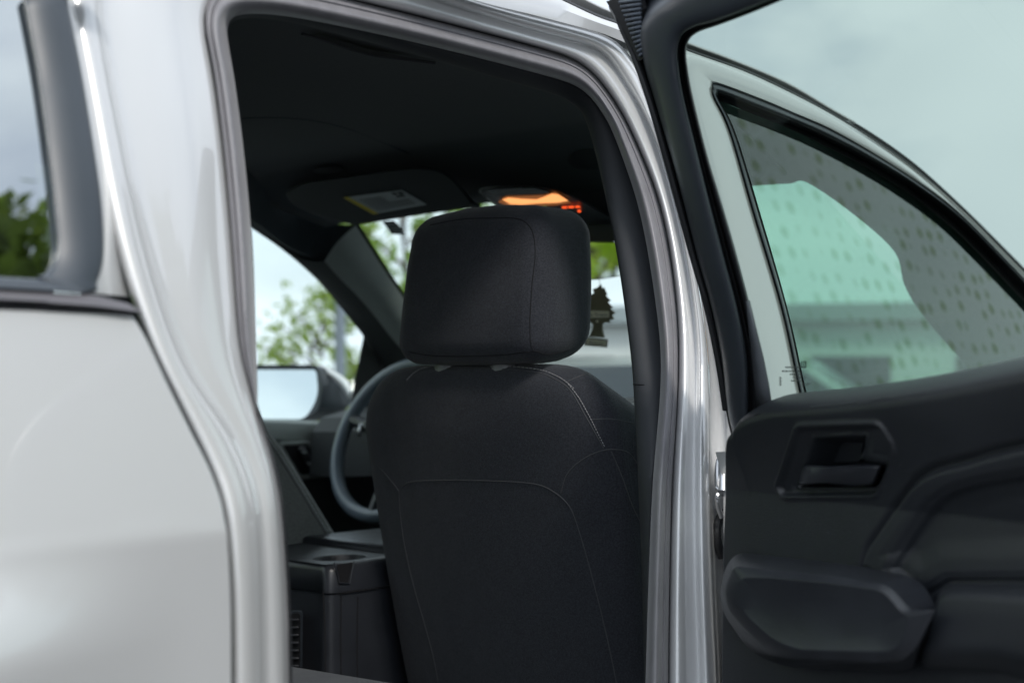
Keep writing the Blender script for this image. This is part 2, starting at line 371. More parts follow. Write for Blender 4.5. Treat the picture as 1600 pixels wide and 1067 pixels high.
# ---- outer flank behind the opening ---------------------------------------
def ext(y, z, off=0): return Vector((side(z) + off, y, z))
def bulge(y, z):
    a = max(0, min(1, (-.98 - y) / .30)); b_ = max(0, min(1, (1.13 - z) / .10)); a = a * a * (3 - 2 * a); b_ = b_ * b_ * (3 - 2 * b_)
    return .045 * a * b_
edge = cat([PS(*p) for p in [(206,493),(228,530),(261,600),(295,669),(332,745),(351,814),(360,934),(361,1067),(361,1250),(361,1500)]], 10)
cols = []
for p in edge:
    row = [Vector((p.x - .03, p.y + .002, p.z)), Vector((p.x - .004, p.y + .003, p.z))]
    for k in range(61):
        t = (k / 60) ** 1.6; y = p.y - t * (p.y + 2.7); x = side(p.z) + bulge(y, p.z) - .30 * max(0, (-2.2 - y)) ** 2
        row.append(Vector((x, y, p.z)))
    cols.append(row)
top = [Vector((v.x - .02, v.y, v.z + .006)) for v in cols[0]]
MB().grid([top] + cols).build('quarter_panel', M['paint'], car, ang=50)
q_out = [(93,-60),(105,0),(127,110),(150,250),(160,330),(162,400),(152,440),(138,458),(0,451)]
q_in = [(28,-60),(37,0),(59,120),(77,250),(87,340),(90,395),(76,424),(60,431),(0,433)]
def q3(c, off):
    P = [PS(x, y, off) for x, y in c]; zt, zb = P[0].z, P[-1].z
    return [ext(-2.3, zt + .05, off), ext(-1.8, zt + .06, off)] + P + [ext(-1.6, zb, off), ext(-2.3, zb, off)]
P_o = [q3(q_out, .002), q3(mixc(q_out, q_in, .10), .010), q3(mixc(q_out, q_in, .85), .006), q3(q_in, 0), q3(mixc(q_out, q_in, 1.02), -.01)]
MB().grid(smooth_across(strips(P_o, 6), 2)).build('quarter_window_frame', M['frame'], car, ang=50)
gi = cat(q3(mixc(q_out, q_in, .98), -.004), 6); cg = sum(gi, Vector()) / len(gi); cg.x = side(cg.z) - .004
MB().poly(gi).build('quarter_window', M['g_dark'], car, smooth=False)
# silver pillar between quarter window and jamb, upper rail
pil_o = q3(q_out, .0); dd = [PS(p[0] + 26, p[1], -.075) for p in [(100,-62),(110,0),(132,110),(156,240),(168,330),(176,400),(192,445),(206,466)]]
MB().grid([cat(pil_o[2:10], 6), cat(dd, 6)]).build('rear_pillar', M['paint'], car)
bt = [ext(-2.3, 1.335, .001), ext(-1.6, 1.33, .001)] + [PS(x, y, .001) for x, y in ((0,451),(70,454),(138,458),(170,465),(194,471))]
bb = [ext(-2.3, 1.315, .001), ext(-1.6, 1.31, .001)] + [PS(x, y, .001) for x, y in ((0,472),(70,477),(138,482),(180,487),(214,491))]
zt = bt[2].z; bt[0].z = bt[1].z = zt; bb[0].z = bb[1].z = bb[2].z
b1, b2 = cat(bt, 6), cat(bb, 6)
MB().grid([[p - Vector((.02, 0, 0)) for p in b1], [p + Vector((.006, 0, -.002)) for p in b1], [p + Vector((.008, 0, .002)) for p in b2], [p - Vector((.02, 0, 0)) for p in b2]]).build('belt_molding', M['belt'], car)

# ---- roof, rail, front flank ----------------------------------------------
Gc = [(300,-280),(540,-150),(700,-75),(850,-12),(930,25),(977,42),(1077,81),(1161,111),(1229,142),(1296,177),(1364,219),(1431,266),(1499,327),(1560,388),(1640,470),(1720,560)]
Hc = [(300,-300),(540,-172),(700,-98),(850,-33),(930,8),(977,28),(1077,69),(1144,94),(1229,130),(1296,169),(1364,209),(1431,257),(1499,318),(1560,378),(1640,460),(1720,548)]
Fc = [(300,-215),(540,-85),(700,-12),(850,28),(925,48),(965,62),(1064,105),(1150,128),(1229,160),(1296,192),(1364,230),(1431,275),(1499,331),(1560,392),(1640,474),(1720,566)]
Gp = [PS(x, y, -.010) for x, y in Gc]; Hp = [PS(x, y, -.040) for x, y in Hc]; Fp = [PS(x, y, -.012) for x, y in Fc]
back = lambda P: [Vector((P[0].x, -2.6, P[0].z - .06)), Vector((P[0].x, -1.9, P[0].z))] + P
Gp, Hp, Fp = back(Gp), back(Hp), back(Fp)
gr, hr, fr_ = cat(Gp, 5), cat(Hp, 5), cat(Fp, 5)
MB().grid([fr_, [a.lerp(b_, .5) + Vector((.006, 0, 0)) for a, b_ in zip(fr_, gr)], gr]).build('side_rail', M['paint'], car)
MB().tube([p + Vector((-.004, 0, .001)) for p in gr], .0045, 6).build('roof_ditch_strip', M['lip'], car)
# roof skin spans to the mirrored rail
roof_rows = []
for k in range(13):
    t = k / 12; u = 2 * t - 1
    roof_rows.append([Vector((-p.x * u, p.y + .05 * (1 - u * u) * (1 if p.y > .4 else 0), p.z + .055 * (1 - u * u) * (1 if p.y < .55 else max(0, 1 - (p.y - .55) / .1)))) for p in hr if p.y < .62])
MB().grid(roof_rows).build('roof', M['paint'], car, solid=.004)
# the left flank rail mirrored
MB().grid([[Vector((-p.x, p.y, p.z)) for p in r_ if p.y < .60][:min(sum(p.y < .60 for p in q_) for q_ in (fr_, gr, hr))] for r_ in (fr_, gr, hr)]).build('side_rail', M['paint'], car)
# right A pillar outer face between rail and windshield
ap = [p for p in hr if p.y > .45]
MB().grid([ap, [Vector((p.x - .05, p.y + .035, p.z + .004)) for p in ap], [Vector((p.x - .09, p.y + .03, p.z - .03)) for p in ap]]).build('windshield_pillar', M['blackfr'], car)

# front passenger door (closed): painted frame, seal, glass
O = [(1165,760),(1162,660),(1158,600),(1140,480),(1110,330),(1080,205),(1062,125),(1058,92),(1077,84),(1161,114),(1229,145),(1296,180),(1364,222),(1431,270),(1499,330),(1560,391),(1640,474)]
Q = [(1275,760),(1262,660),(1249,608),(1221,480),(1176,330),(1140,205),(1115,152),(1113,138),(1122,132),(1195,159),(1240,178),(1296,202),(1364,240),(1431,283),(1499,334),(1560,394),(1640,478)]
V = [(1285,760),(1272,660),(1259,608),(1230,480),(1187,330),(1150,210),(1129,166),(1127,160),(1132,161),(1195,186),(1240,205),(1296,232),(1364,268),(1431,311),(1499,366),(1560,428),(1640,512)]
U = [(1282,760),(1268,660),(1255,608),(1227,480),(1183,330),(1145,205),(1122,156),(1121,148),(1130,147),(1195,173),(1240,190),(1296,215),(1364,250),(1431,290),(1499,340),(1560,400),(1640,485)]
fd = MB().grid(smooth_across(strips([sideC(O, -.03), sideC(mixc(O, Q, .03), -.002), sideC(mixc(O, Q, .4), .004), sideC(mixc(O, Q, .92), .0), sideC(Q, -.006)], 6), 2)).build('front_door', M['paint'], car, ang=50)
MB().grid(smooth_across(strips([sideC(Q, -.006), sideC(mixc(Q, U, .35), .002), sideC(mixc(Q, U, .8), -.0), sideC(U, -.014)], 6), 2)).build('window_seal', M['blackfr'], fd, ang=50)
MB().grid(strips([sideC(U, -.012), sideC(mixc(U, V, .5), -.03), sideC(V, -.020)], 6)).build('glass_channel', M['lip'], fd)
gl = cat(sideC(mixc(U, V, .9), -.022), 6)
bot = [ext(p.y, 1.12, -.022) for p in gl]
MB().poly([p for p in gl if p.z > 1.126] + [ext(1.5, 1.125, -.022), ext(.05, 1.125, -.022)]).build('window_glass', M['g_side'], fd, smooth=False)
# lower flank of the front door and wing
rows = []
for z in (1.14, 1.10, 1.02, .90, .75, .6, .45, .38):
    rows.append([Vector((side(z) - .004 + (.006 if z < 1.1 else 0), y, z)) for y in (-.085, -.08, 0, .3, .6, .9, 1.2)])
rows[0] = [Vector((p.x - .03, p.y, p.z)) for p in rows[0]]
MB().grid(rows).build('door_skin', M['paint'], fd)
def wing(s):
    rows = []
    for z, dx in ((1.16, -.16), (1.14, -.05), (1.08, -.01), (.95, .0), (.8, .01), (.6, 0)):
        rows.append([Vector((s * (side(z) + dx - .25 * max(0, (y - 1.7)) ** 2), y, z - .06 * max(0, y - 1.2))) for y in (1.205, 1.4, 1.7, 2.0, 2.2)])
    MB().grid(rows).build('front_wing', M['paint'], car)
wing(1); wing(-1)
rows = [[Vector((x, y, 1.17 + .05 * (1 - (x / .8) ** 2) - .07 * max(0, y - 1.2))) for x in [-.77 + .11 * k for k in range(15)]] for y in (1.2, 1.35, 1.6, 1.9, 2.15)]
MB().grid(rows).build('bonnet', M['paint'], car)

# ---- windshield ------------------------------------------------------------
def wy(z): return .55 + (1.63 - z) * 1.32
def wsp(u, z): x = u * (.64 + (1.63 - z) * .32); return Vector((x, wy(z) + .07 * (1 - u * u), z))
MB().grid([[wsp(-1 + k / 8, 1.66 - j * .048) for k in range(17)] for j in range(11)]).build('windshield', M['g_front'], car)
# inspection sticker at the driver's corner of the windshield
def PW(px, py, d=0): return hit(px, py, lambda p: p.y - (wy(p.z) + .07 * (1 - (p.x / (.64 + (1.63 - p.z) * .32)) ** 2) - d))
MB().poly([PW(597,346,.004), PW(616,345,.004), PW(634,367,.004), PW(612,366,.004)]).build('windshield_sticker', mat('sticker', (.12, .14, .14), .6, var=.3, vscale=90), car, smooth=False)
for q in ((604,350,620,349),(609,356,626,355),(613,361,629,361)):
    MB().poly([PW(q[0], q[1], .006), PW(q[2], q[3], .006), PW(q[2]+2, q[3]+2.5, .006), PW(q[0]+2, q[1]+2.5, .006)]).build('sticker_print', M['card'], car, smooth=False)

# passenger side: lining between the door frame and the windshield edge
Va = [(1080,100),(1127,157),(1195,183),(1240,202),(1296,229),(1364,265),(1431,308),(1499,363),(1560,425),(1640,509),(1720,600)]
Pb = [(1120,292),(1170,291),(1200,289),(1235,287),(1262,286),(1335,336),(1398,394),(1413,445),(1440,490),(1500,560),(1560,620)]
pv_, pb_ = [PS(x, y, -.03) for x, y in Va], [PW(x, y, -.012) for x, y in Pb]
pm_ = [a.lerp(b_, .45) + Vector((-.02, 0, .02)) for a, b_ in zip(pv_, pb_)]
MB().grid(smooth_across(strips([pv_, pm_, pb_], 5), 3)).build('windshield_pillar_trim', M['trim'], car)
# ---- headliner -------------------------------------------------------------
HLW = .615; HLD = .018
def hz(x, y):
    z = 1.720 - HLD * min(1.2, abs(x) / HLW) ** 4
    if y > .25: z -= .30 * (y - .25) ** 1.0 * (1 if y > .3 else (y - .25) / .05)
    if y < -1.2: z -= .3 * (-1.2 - y) ** 2
    return z
rows = []
for j in range(70):
    y = -2.3 + 2.80 * j / 69; row = []
    for i in range(49):
        x = (-1 + 2 * i / 48) * (.66 if y < .30 else .66 - .15 * (y - .30)); z = hz(x, y)
        row.append(Vector((x, y + (.05 * (1 - (x / .64) ** 2) * max(0, (y - .2) / .36) if y > .2 else 0), z)))
    rows.append(row)
hl = MB().grid(rows).build('headliner', M['headliner'], car, solid=.006)
def PH(px, py, d=0): return hit(px, py, lambda p: p.z - (hz(p.x, p.y - .03) - d), .8, 6)
def PK(px, py, d=0): return hit(px, py, lambda p: p.z - (1.612 - .30 * (p.y - .55) - .02 * abs(p.x) - d), .8, 6)
# moulded ridge across the roof lining
MB().tube(cat([PH(x, y, .000) for x, y in ((372,183),(420,181),(480,185),(540,198),(600,222),(650,247))], 6), .004, 8).build('headliner_ridge', M['headliner'], car)
# crescent slot over the door
s1 = cat([PH(x, y, .009) for x, y in ((472,54),(500,56),(540,67),(580,78),(625,88),(680,97))], 5)
s2 = cat([PH(x, y, .009) for x, y in ((472,54),(497,61),(535,74),(577,86),(620,92),(680,99))], 5)
MB().grid([s1, s2]).build('coat_hook_slot', M['seam'], car)
MB().tube(s2, .0022, 6).build('slot_rim', M['trim'], car)
# microphone bump
def blob(name, pts, d0, d1, mt, parent, P, ins=.25):
    c = (sum(p[0] for p in pts) / len(pts), sum(p[1] for p in pts) / len(pts))
    rings = [[P(p[0], p[1], d0) for p in pts]]
    for t, q in ((.0, .75), (.08, .95), (ins, 1.0)):
        rings.append([P(*lerp2(p, c, t), d0 + (d1 - d0) * q) for p in pts])
    m_ = MB().grid(rings, closed_u=True); m_.poly(rings[-1]); return m_.build(name, mt, parent, ang=60)
el = [(515 + 26 * math.cos(a), 266 + 6 * math.sin(a)) for a in [2 * math.pi * k / 20 for k in range(20)]]
blob('microphone_cover', el, -.003, .012, M['headliner'], car, PH)
gh = [(918 + 30 * math.cos(a), 250 + 17 * math.sin(a)) for a in [2 * math.pi * k / 20 for k in range(20)]]
blob('grab_handle_pocket', gh, -.003, .010, M['trim'], car, PH)

# ---- sun visor ----------------------------------------------------------------
vis = rounded([(444,301),(470,286),(655,261),(700,268),(748,323),(655,336),(556,352),(500,340),(455,318)], [12,16,24,22,8,5,8,20,14], 5)
vis = [(p.x, p.y) for p in vis]
vo = blob('sun_visor', vis, .002, .022, mat('visor_vinyl', (.030, .036, .040), .8, bump=(900, .2)), car, PK, .04)
lb = [(536,309),(628,297),(667,320),(583,335)]
MB().poly([PK(x, y, .0245) for x, y in lb]).build('warning_label', M['card'], vo, smooth=False)
MB().poly([PK(x, y, .0255) for x, y in [(536,309),(544,308),(592,334),(583,335)]]).build('label_stripe', M['yellow'], vo, smooth=False)
m = MB()
for i in range(6):
    t = .2 + i * .12; a = lerp2((548,308.4), (593,334), t); b_ = lerp2((626,298), (662,320), t)
    a2 = lerp2(a, b_, .06); b2 = lerp2(a, b_, (.9 if i > 2 else .52)); k = 1.0
    m.poly([PK(a2[0], a2[1], .026), PK(b2[0], b2[1], .026), PK(b2[0] + .8, b2[1] + k, .026), PK(a2[0] + .8, a2[1] + k, .026)])
m.poly([PK(x, y, .026) for x, y in ((611,302),(617,301),(621,304),(615,305))]); m.poly([PK(x, y, .026) for x, y in ((620,301),(627,300),(632,303),(626,304.5))]); m.poly([PK(x, y, .026) for x, y in ((617,306),(630,304.5),(634,307),(621,308.5))])
m.build('label_print', M['ink'], vo, smooth=False)
blob('visor_clip', [(742 + 9 * math.cos(a), 322 + 5 * math.sin(a)) for a in [2 * math.pi * k / 12 for k in range(12)]], .0, .03, M['trim'], vo, PK)

# ---- overhead console --------------------------------------------------------------
oc = [(p.x, p.y) for p in rounded([(744,298),(772,290),(850,291),(885,301),(950,336),(985,352),(850,352),(785,330)], [8,12,20,20,20,8,20,14], 5)]
ocn = blob('overhead_console', oc, .0, .035, M['blackfr'], car, PK, .06)
cc = cat([PK(x, y, .032) for x, y in ((785,322),(758,305),(750,298),(760,294),(790,293),(835,293))], 5)
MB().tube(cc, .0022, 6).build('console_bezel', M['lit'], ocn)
MB().poly([PK(x, y, .0375) for x, y in ((757,299),(775,295),(835,294),(858,300),(862,306),(830,309),(800,309),(775,306))]).build('lamp_housing', mat('smoke_lens', (.05, .06, .06), .25), ocn, smooth=False)
am = [(785,312),(795,309),(815,311),(838,312),(850,308),(862,303),(872,304),(888,314),(870,317),(840,318),(815,320),(797,319)]
MB().poly([PK(x, y, .039) for x, y in am]).build('map_light', M['amber'], ocn, smooth=False)
MB().poly([PK(x, y, .0385) for x, y in ((778,316),(790,307),(850,305),(868,300),(880,308),(892,317),(870,321),(800,324))]).build('lamp_lens', mat('lamp_lens', (.3, .12, .04), .3, emit=((1, .3, .06), .12)), ocn, smooth=False)
for q in ([(877,323),(885,322.6),(887,325.6),(879,326)], [(887,322.4),(896,322),(898,325),(889,325.5)], [(898,322),(905,321.5),(907,324.5),(900,325)], [(902,328.5),(907,328),(908,331.5),(903,332)]):
    MB().poly([PK(x, y, .039) for x, y in q]).build('warning_light', M['red'], ocn, smooth=False)
def dotp(x, y, r_, mt, nm): MB().poly([PK(x + r_ * math.cos(a), y + r_ * math.sin(a), .039) for a in [k * math.pi / 5 for k in range(10)]]).build(nm, mt, ocn, smooth=False)
dotp(850, 328, 2.4, M['green'], 'indicator_light'); dotp(863, 333.5, 2.2, mat('dim_red', (.3, .03, .03), .4, emit=((1, .1, .06), .35)), 'indicator_light')

# ---- driver's side, seen across the cabin ----------------------------------------------
P1 = [(556,352),(580,390),(606,430),(632,468),(662,516),(694,566),(724,612)]
P2 = [(507,408),(530,434),(558,462),(584,492),(612,528),(642,562),(672,600)]
P3 = [(470,405),(505,440),(538,474),(566,506),(590,545),(618,590),(640,630)]
W1 = [(393,357),(421,372),(450,394),(485,426),(514,458),(539,483),(568,526)]
p1 = [PW(x, y, .012) for x, y in P1]
p2 = [PL(x, y, .13) for x, y in P2]
p3 = [PL(x, y, .085) for x, y in P3]
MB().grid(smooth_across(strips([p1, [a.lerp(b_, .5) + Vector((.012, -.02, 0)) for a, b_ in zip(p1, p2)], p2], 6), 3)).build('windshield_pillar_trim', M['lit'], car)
w1 = [PL(x, y, .05) for x, y in W1]
MB().grid(smooth_across(strips([p2, p3, w1], 6), 2)).build('door_frame_trim', M['dash'], car)
w0 = [PL(x, y, .0) for x, y in W1]
MB().grid(strips([w0, [a.lerp(b_, .4) + Vector((-.02, .05, 0)) for a, b_ in zip(w0, p1)], [p + Vector((0, .01, .004)) for p in p1]], 5)).build('windshield_pillar', M['blackfr'], car)
# bridge between headliner and frame over the left windows
MB().grid([cat([PH(x, y, 0) for x, y in ((375,250),(420,300),(470,340),(549,353))], 5), cat([PL(x, y, .1) for x, y in ((375,330),(410,355),(450,385),(507,408))], 5), cat([PL(x, y, .05) for x, y in ((380,350),(410,366),(440,386),(485,426))], 5)]).build('left_cant_rail', M['headliner'], car)
# driver door, inner side
def lf(y, z, off): return Vector((-(side(z) - off), y, z))
belt = [PL(x, y, .07) for x, y in ((330,653),(400,656),(470,659),(540,662),(600,668))]
y0 = belt[0].y; zb = belt[1].z
bl = [Vector((b_.x, b_.y, b_.z)) for b_ in belt]; bl = [lf(-1.0, zb + .01, .07)] + bl + [lf(1.15, zb - .02, .07)]
def off_(P, dx, dz): return [p + Vector((dx, 0, dz)) for p in P]
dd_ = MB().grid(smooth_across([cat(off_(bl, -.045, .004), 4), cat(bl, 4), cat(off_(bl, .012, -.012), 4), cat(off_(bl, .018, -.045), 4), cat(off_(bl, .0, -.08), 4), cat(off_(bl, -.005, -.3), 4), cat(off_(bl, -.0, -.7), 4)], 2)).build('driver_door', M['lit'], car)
def PLd(px, py, d=0): return hit(px, py, lambda p: p.x - (-(side(1.1) - .083) + d))
MB().poly([PLd(x, y, .012) for x, y in ((380,702),(600,702),(620,960),(380,960))]).build('door_card', M['dash'], dd_, smooth=False)
hb = [(p.x, p.y) for p in rounded([(434,690),(486,688),(510,745),(470,750),(455,738)], 8, 4)]
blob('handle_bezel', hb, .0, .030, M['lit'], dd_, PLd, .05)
hi = [(p.x, p.y) for p in rounded([(441,695),(481,694),(500,738),(470,742)], 5, 4)]
MB().poly([PLd(x, y, .031) for x, y in hi]).build('handle_recess', M['seam'], dd_, smooth=False)
blob('switch_bar', [(p.x, p.y) for p in rounded([(466,699),(477,698),(496,735),(486,738)], 3, 3)], .030, .042, M['plastic2'], dd_, PLd, .1)
for yy in (704, 722):
    MB().poly([PLd(x, y, .044) for x, y in ((471 + (yy - 704) * .45, yy), (478 + (yy - 704) * .45, yy - .5), (480 + (yy - 704) * .45, yy + 4), (473 + (yy - 704) * .45, yy + 4))]).build('window_switch', M['card'], dd_, smooth=False)
# mirror sail trim
MB().poly([PL(x, y, .06) for x, y in ((568,526),(604,582),(630,640),(600,668),(545,662),(553,600))]).build('mirror_sail', M['dash'], dd_, smooth=False)
# left glass and pillars further back
wz_ = [(-.26, 1.68), (.1, 1.67), (.36, 1.635), (.5, 1.575), (.64, 1.49), (.80, 1.38), (1.0, 1.22)]
MB().grid([[lf(y, 1.12 + (zt3 - 1.12) * q, .03) for y, zt3 in wz_] for q in (1, .66, .33, 0)]).build('driver_window', M['g_left'], dd_)
MB().grid([[lf(y, z, .04) for y in (-.42, -.26)] for z in (1.7, 1.4, 1.12)]).build('left_centre_pillar', M['trim'], car, solid=.03)
MB().grid([[lf(y, z, .03) for y in (-1.0, -.42)] for z in (1.70, 1.5, 1.3, 1.12)]).build('left_rear_window', M['g_left'], car)
MB().grid([[lf(y, z, .04) for y in (-2.6, -1.0)] for z in (1.22, 1.0, .4)]).build('left_quarter', M['trim'], car, solid=.03)
for ya, yb in ((-2.6, -2.2), (-1.1, -.98)): MB().grid([[lf(y, z, .04) for y in (ya, yb)] for z in (1.7, 1.4, 1.22)]).build('left_rear_pillar', M['trim'], car, solid=.03)
MB().grid([[lf(y, z, .035) for y in (-2.2, -1.1)] for z in (1.7, 1.4, 1.22)]).build('left_quarter_window', M['g_left'], car)
MB().grid([[lf(y, z, 0) for y in (-2.6, -1.5, 0, 1.2)] for z in (1.13, 1.0, .7, .4)]).build('left_flank', M['paint'], car)
# tailgate wall with rear window
m = MB(); m.box((0, -2.6, .78), (1.7, .04, .8)); m.box((-.68, -2.5, 1.42), (.2, .04, .5)); m.box((.68, -2.5, 1.42), (.2, .04, .5)); m.box((0, -2.45, 1.66), (1.3, .06, .08)); m.build('tailgate', M['paint'], car, smooth=False)
MB().poly([Vector((-.6, -2.5, 1.18)), Vector((.6, -2.5, 1.18)), Vector((.56, -2.45, 1.63)), Vector((-.56, -2.45, 1.63))]).build('rear_window', M['g_front'], car, smooth=False)
# floor and inner wall under the sill
m = MB(); m.box((0, -.6, .42), (1.66, 4.0, .05)); m.build('cabin_floor', M['dash'], car, smooth=False)
m = MB(); m.box((0, .98, .8), (1.6, .3, .75)); m.build('bulkhead', M['dash'], car, smooth=False)
# inner lining behind the rear pillar on this side
MB().grid([[Vector((side(z) - .16, y, z)) for y in (-2.6, -.98)] for z in (1.68, 1.4, 1.1, .4)]).build('rear_side_lining', M['trim'], car)

# door mirror on the driver's side
mr_ = MB()
def PM(px, py, d=0): return hit(px, py, lambda p: p.y - (.80 + .35 * (p.x + 1.0) + .22 * (p.z - 1.2) + d))
mo = [(p.x, p.y) for p in rounded([(380,570),(497,570),(504,600),(498,640),(470,657),(380,660)], [10,10,8,10,14,8], 4)]
mi = [(p.x, p.y) for p in rounded([(384,577),(494,577),(497,610),(492,630),(476,655),(384,654)], [10,8,8,10,12,8], 4)]
sh = [(p[0] + (26 if p[0] > 430 else 6), p[1] + (5 if p[1] < 600 else 0)) for p in mo]
sh2 = [(p[0] + (46 if p[0] > 430 else 12), p[1] + (28 if p[1] < 600 else -2)) for p in mo]
rings = [[PM(*p, -.002) for p in mi], [PM(*p, -.006) for p in mo], [PM(*p, .02) for p in mo], [PM(*p, .07) for p in sh], [PM(*p, .13) for p in sh2]]
m = MB().grid(rings, closed_u=True); m.poly(rings[-1]); mh = m.build('mirror_housing', M['blackfr'], car, ang=50)
MB().poly([PM(*p, .001) for p in mi]).build('mirror_glass', M['mirror'], mh, smooth=False)
# painted cap sweeping over the mirror arm
MB().grid([cat([PM(x, y, .05) for x, y in ((500,569),(520,578),(540,592),(550,612))], 4), cat([PM(x, y, .05) for x, y in ((503,580),(520,592),(536,608),(546,626))], 4)]).build('mirror_cap', M['paint'], mh, solid=.01)

# dashboard
rows = []
for y, z in ((.62, 1.02), (.63, 1.13), (.66, 1.165), (.75, 1.185), (.95, 1.20), (1.22, 1.185)):
    rows.append([Vector((x, y + .03 * math.cos(x * 3), z + .015 * math.exp(-((x + .4) / .2) ** 2) * 1.5)) for x in [-.8 + .1 * k for k in range(17)]])
db = MB().grid(rows).build('dashboard', M['dash'], car)
m = MB(); m.box((-.4, .66, 1.17), (.34, .12, .07)); m.build('instrument_hood', M['dash'], db, bevel=.03)

# steering wheel
SC = Vector((-.415, .535, 1.125)); tilt = R(24)
ax = Vector((0, -math.cos(tilt), math.sin(tilt))); e1 = Vector((1, 0, 0)); e2 = Vector((0, math.sin(tilt), math.cos(tilt)))
ringp = [SC + (e1 * math.cos(a) + e2 * math.sin(a)) * .188 for a in [2 * math.pi * k / 64 for k in range(64)]]
sw = MB().tube(ringp, .0165, 14, closed=True).build('steering_wheel', M['leather'], car)
hub = MB(); ho = [SC + ax * .015 + e1 * p.x + e2 * p.y for p in rounded([(-.075, .045), (.075, .045), (.055, -.06), (-.055, -.06)], .03, 5)]
hub.grid([[p - ax * .05 for p in ho], ho, [SC + ax * .028 + (p - SC - ax * .015) * .8 for p in ho]], closed_u=True); hub.poly([SC + ax * .028 + (p - SC - ax * .015) * .8 for p in ho]); hub.build('wheel_hub', M['plastic2'], sw)
for a0, a1 in (((-.07, .02), (-.18, .045)), ((.07, .02), (.18, .045)), ((0, -.05), (0, -.18))):
    A3 = SC + e1 * a0[0] + e2 * a0[1]; B3 = SC + e1 * a1[0] + e2 * a1[1]
    MB().tube([A3, A3.lerp(B3, .5) - ax * .006, B3], [.024, .016, .014], 10).build('spoke', M['plastic2'], sw)
MB().tube([SC + e1 * -.12 - e2 * .0 + ax * .012, SC + e1 * -.12 + e2 * .03 + ax * .012], .006, 8).build('wheel_button', M['chrome'], sw)

# rear view mirror
rvm = MB()
rp_ = [(p.x, p.y) for p in rounded([(800,372),(968,378),(985,428),(930,439),(800,432)], [8,12,10,30,8], 5)]
def PR(px, py, d=0): return hit(px, py, lambda p: p.y - (.60 - .10 * p.x + d))
rings = [[PR(*p, 0) for p in rp_], [PR(*p, .008) for p in rp_], [PR(*lerp2(p, (890, 405), .12), .03) for p in rp_]]
m = MB().grid(rings, closed_u=True); m.poly(rings[-1]); rv = m.build('rear_view_mirror', M['blackfr'], car, ang=50)
MB().poly([PR(*lerp2(p, (890, 405), .03), -.001) for p in rp_]).build('mirror_glass', M['mirror'], rv, smooth=False)
m = MB(); q_ = [(p.x, p.y) for p in rounded([(872,284),(1010,284),(985,378),(800,376)], 5, 4)]
m.grid([[PR(*p, -.02) for p in q_], [PR(*p, .06) for p in q_]], closed_u=True); m.poly([PR(*p, -.02) for p in q_]); m.build('sensor_cover', M['trim'], rv, ang=50)

# ---- seats ---------------------------------------------------------------------------
def ss_(t): t = max(0, min(1, t)); return t * t * (3 - 2 * t)
def seat_back(cx, y0, zt, hw, name, fm, par):
    """closed stack of rounded sections; the rear face leans forward going down, a wider bolster in front"""
    K = 96; rows = []
    levels = [(z, 0) for z in [.60 + (zt - .12 - .60) * i / 22 for i in range(23)]] + [(zt - .12 + .12 * math.sin(t), t) for t in [math.pi / 2 * k / 12 for k in range(1, 13)]]
    for z, t in levels:
        f = max(0, min(1, (z - .60) / (zt - .12 - .60))); W = hw * (.87 + .13 * (1 - (1 - f) ** 2) ** .9) - .115 * (1 - math.cos(t)) ** .95; D_ = .082 * (.30 + .70 * max(0, math.cos(t)) ** .55)
        yc = y0 + .082 + .19 * (zt - z) + .012 * (1 - math.cos(t)); row = []
        for k in range(K):
            a = 2 * math.pi * k / K; c, s_ = math.cos(a), math.sin(a); e_ = 2 / 4.6
            x = W * math.copysign(abs(c) ** e_, c); y = D_ * math.copysign(abs(s_) ** e_, s_)
            if y < 0: y -= .014 * math.cos(min(1, abs(x) / W) * math.pi / 2)             # padding crown
            else: x *= 1.07 if t == 0 else 1 + .07 * math.cos(t); y += .025 * (abs(x) / W) ** 3
            row.append(Vector((cx + x, yc + y, z - .062 * max(0, min(1, (z - 1.0) / .26)) * ss_((y + .05) / .15))))
        rows.append(row)
    m_ = MB().grid(rows, closed_u=True); c = sum(rows[-1], Vector()) / K
    for q in (.8, .5, .2):
        rows.append([c + (p - c) * q for p in rows[len(levels) - 1]])
    m_.grid(rows[len(levels) - 1:], closed_u=True); m_.poly(rows[-1])
    return m_.build(name, fm, par, ang=None)
SB = seat_back(.398, -.100, 1.282, .280, 'front_passenger_seat', M['fabric'], car)
def bvh(o):
    me = o.data; return BVHTree.FromPolygons([v.co.copy() for v in me.vertices], [tuple(p.vertices) for p in me.polygons])
def rounded_box(name, fn, mt, par, nu=12, nv=12, nw=8, rad=.05, size=(.28, .14, .22)):
    """superellipsoid-like cushion: fn warps unit-box coordinates (-1..1)"""
    bm = bmesh.new(); bmesh.ops.create_cube(bm, size=2.0)
    for v in bm.verts: v.co = Vector((v.co.x * size[0] / 2, v.co.y * size[1] / 2, v.co.z * size[2] / 2))
    bmesh.ops.bevel(bm, geom=list(bm.edges), offset=rad, segments=8, profile=.5, affect='EDGES')
    bmesh.ops.subdivide_edges(bm, edges=list(bm.edges), cuts=2, use_grid_fill=True)
    for v in bm.verts:
        v.co = fn(v.co)
    me = bpy.data.meshes.new(name); bm.to_mesh(me); bm.free()
    for p in me.polygons: p.use_smooth = True
    o = bpy.data.objects.new(name, me); COL.objects.link(o); me.materials.append(mt); o.parent = par; return o
HR = (.415, -.033, 1.402)
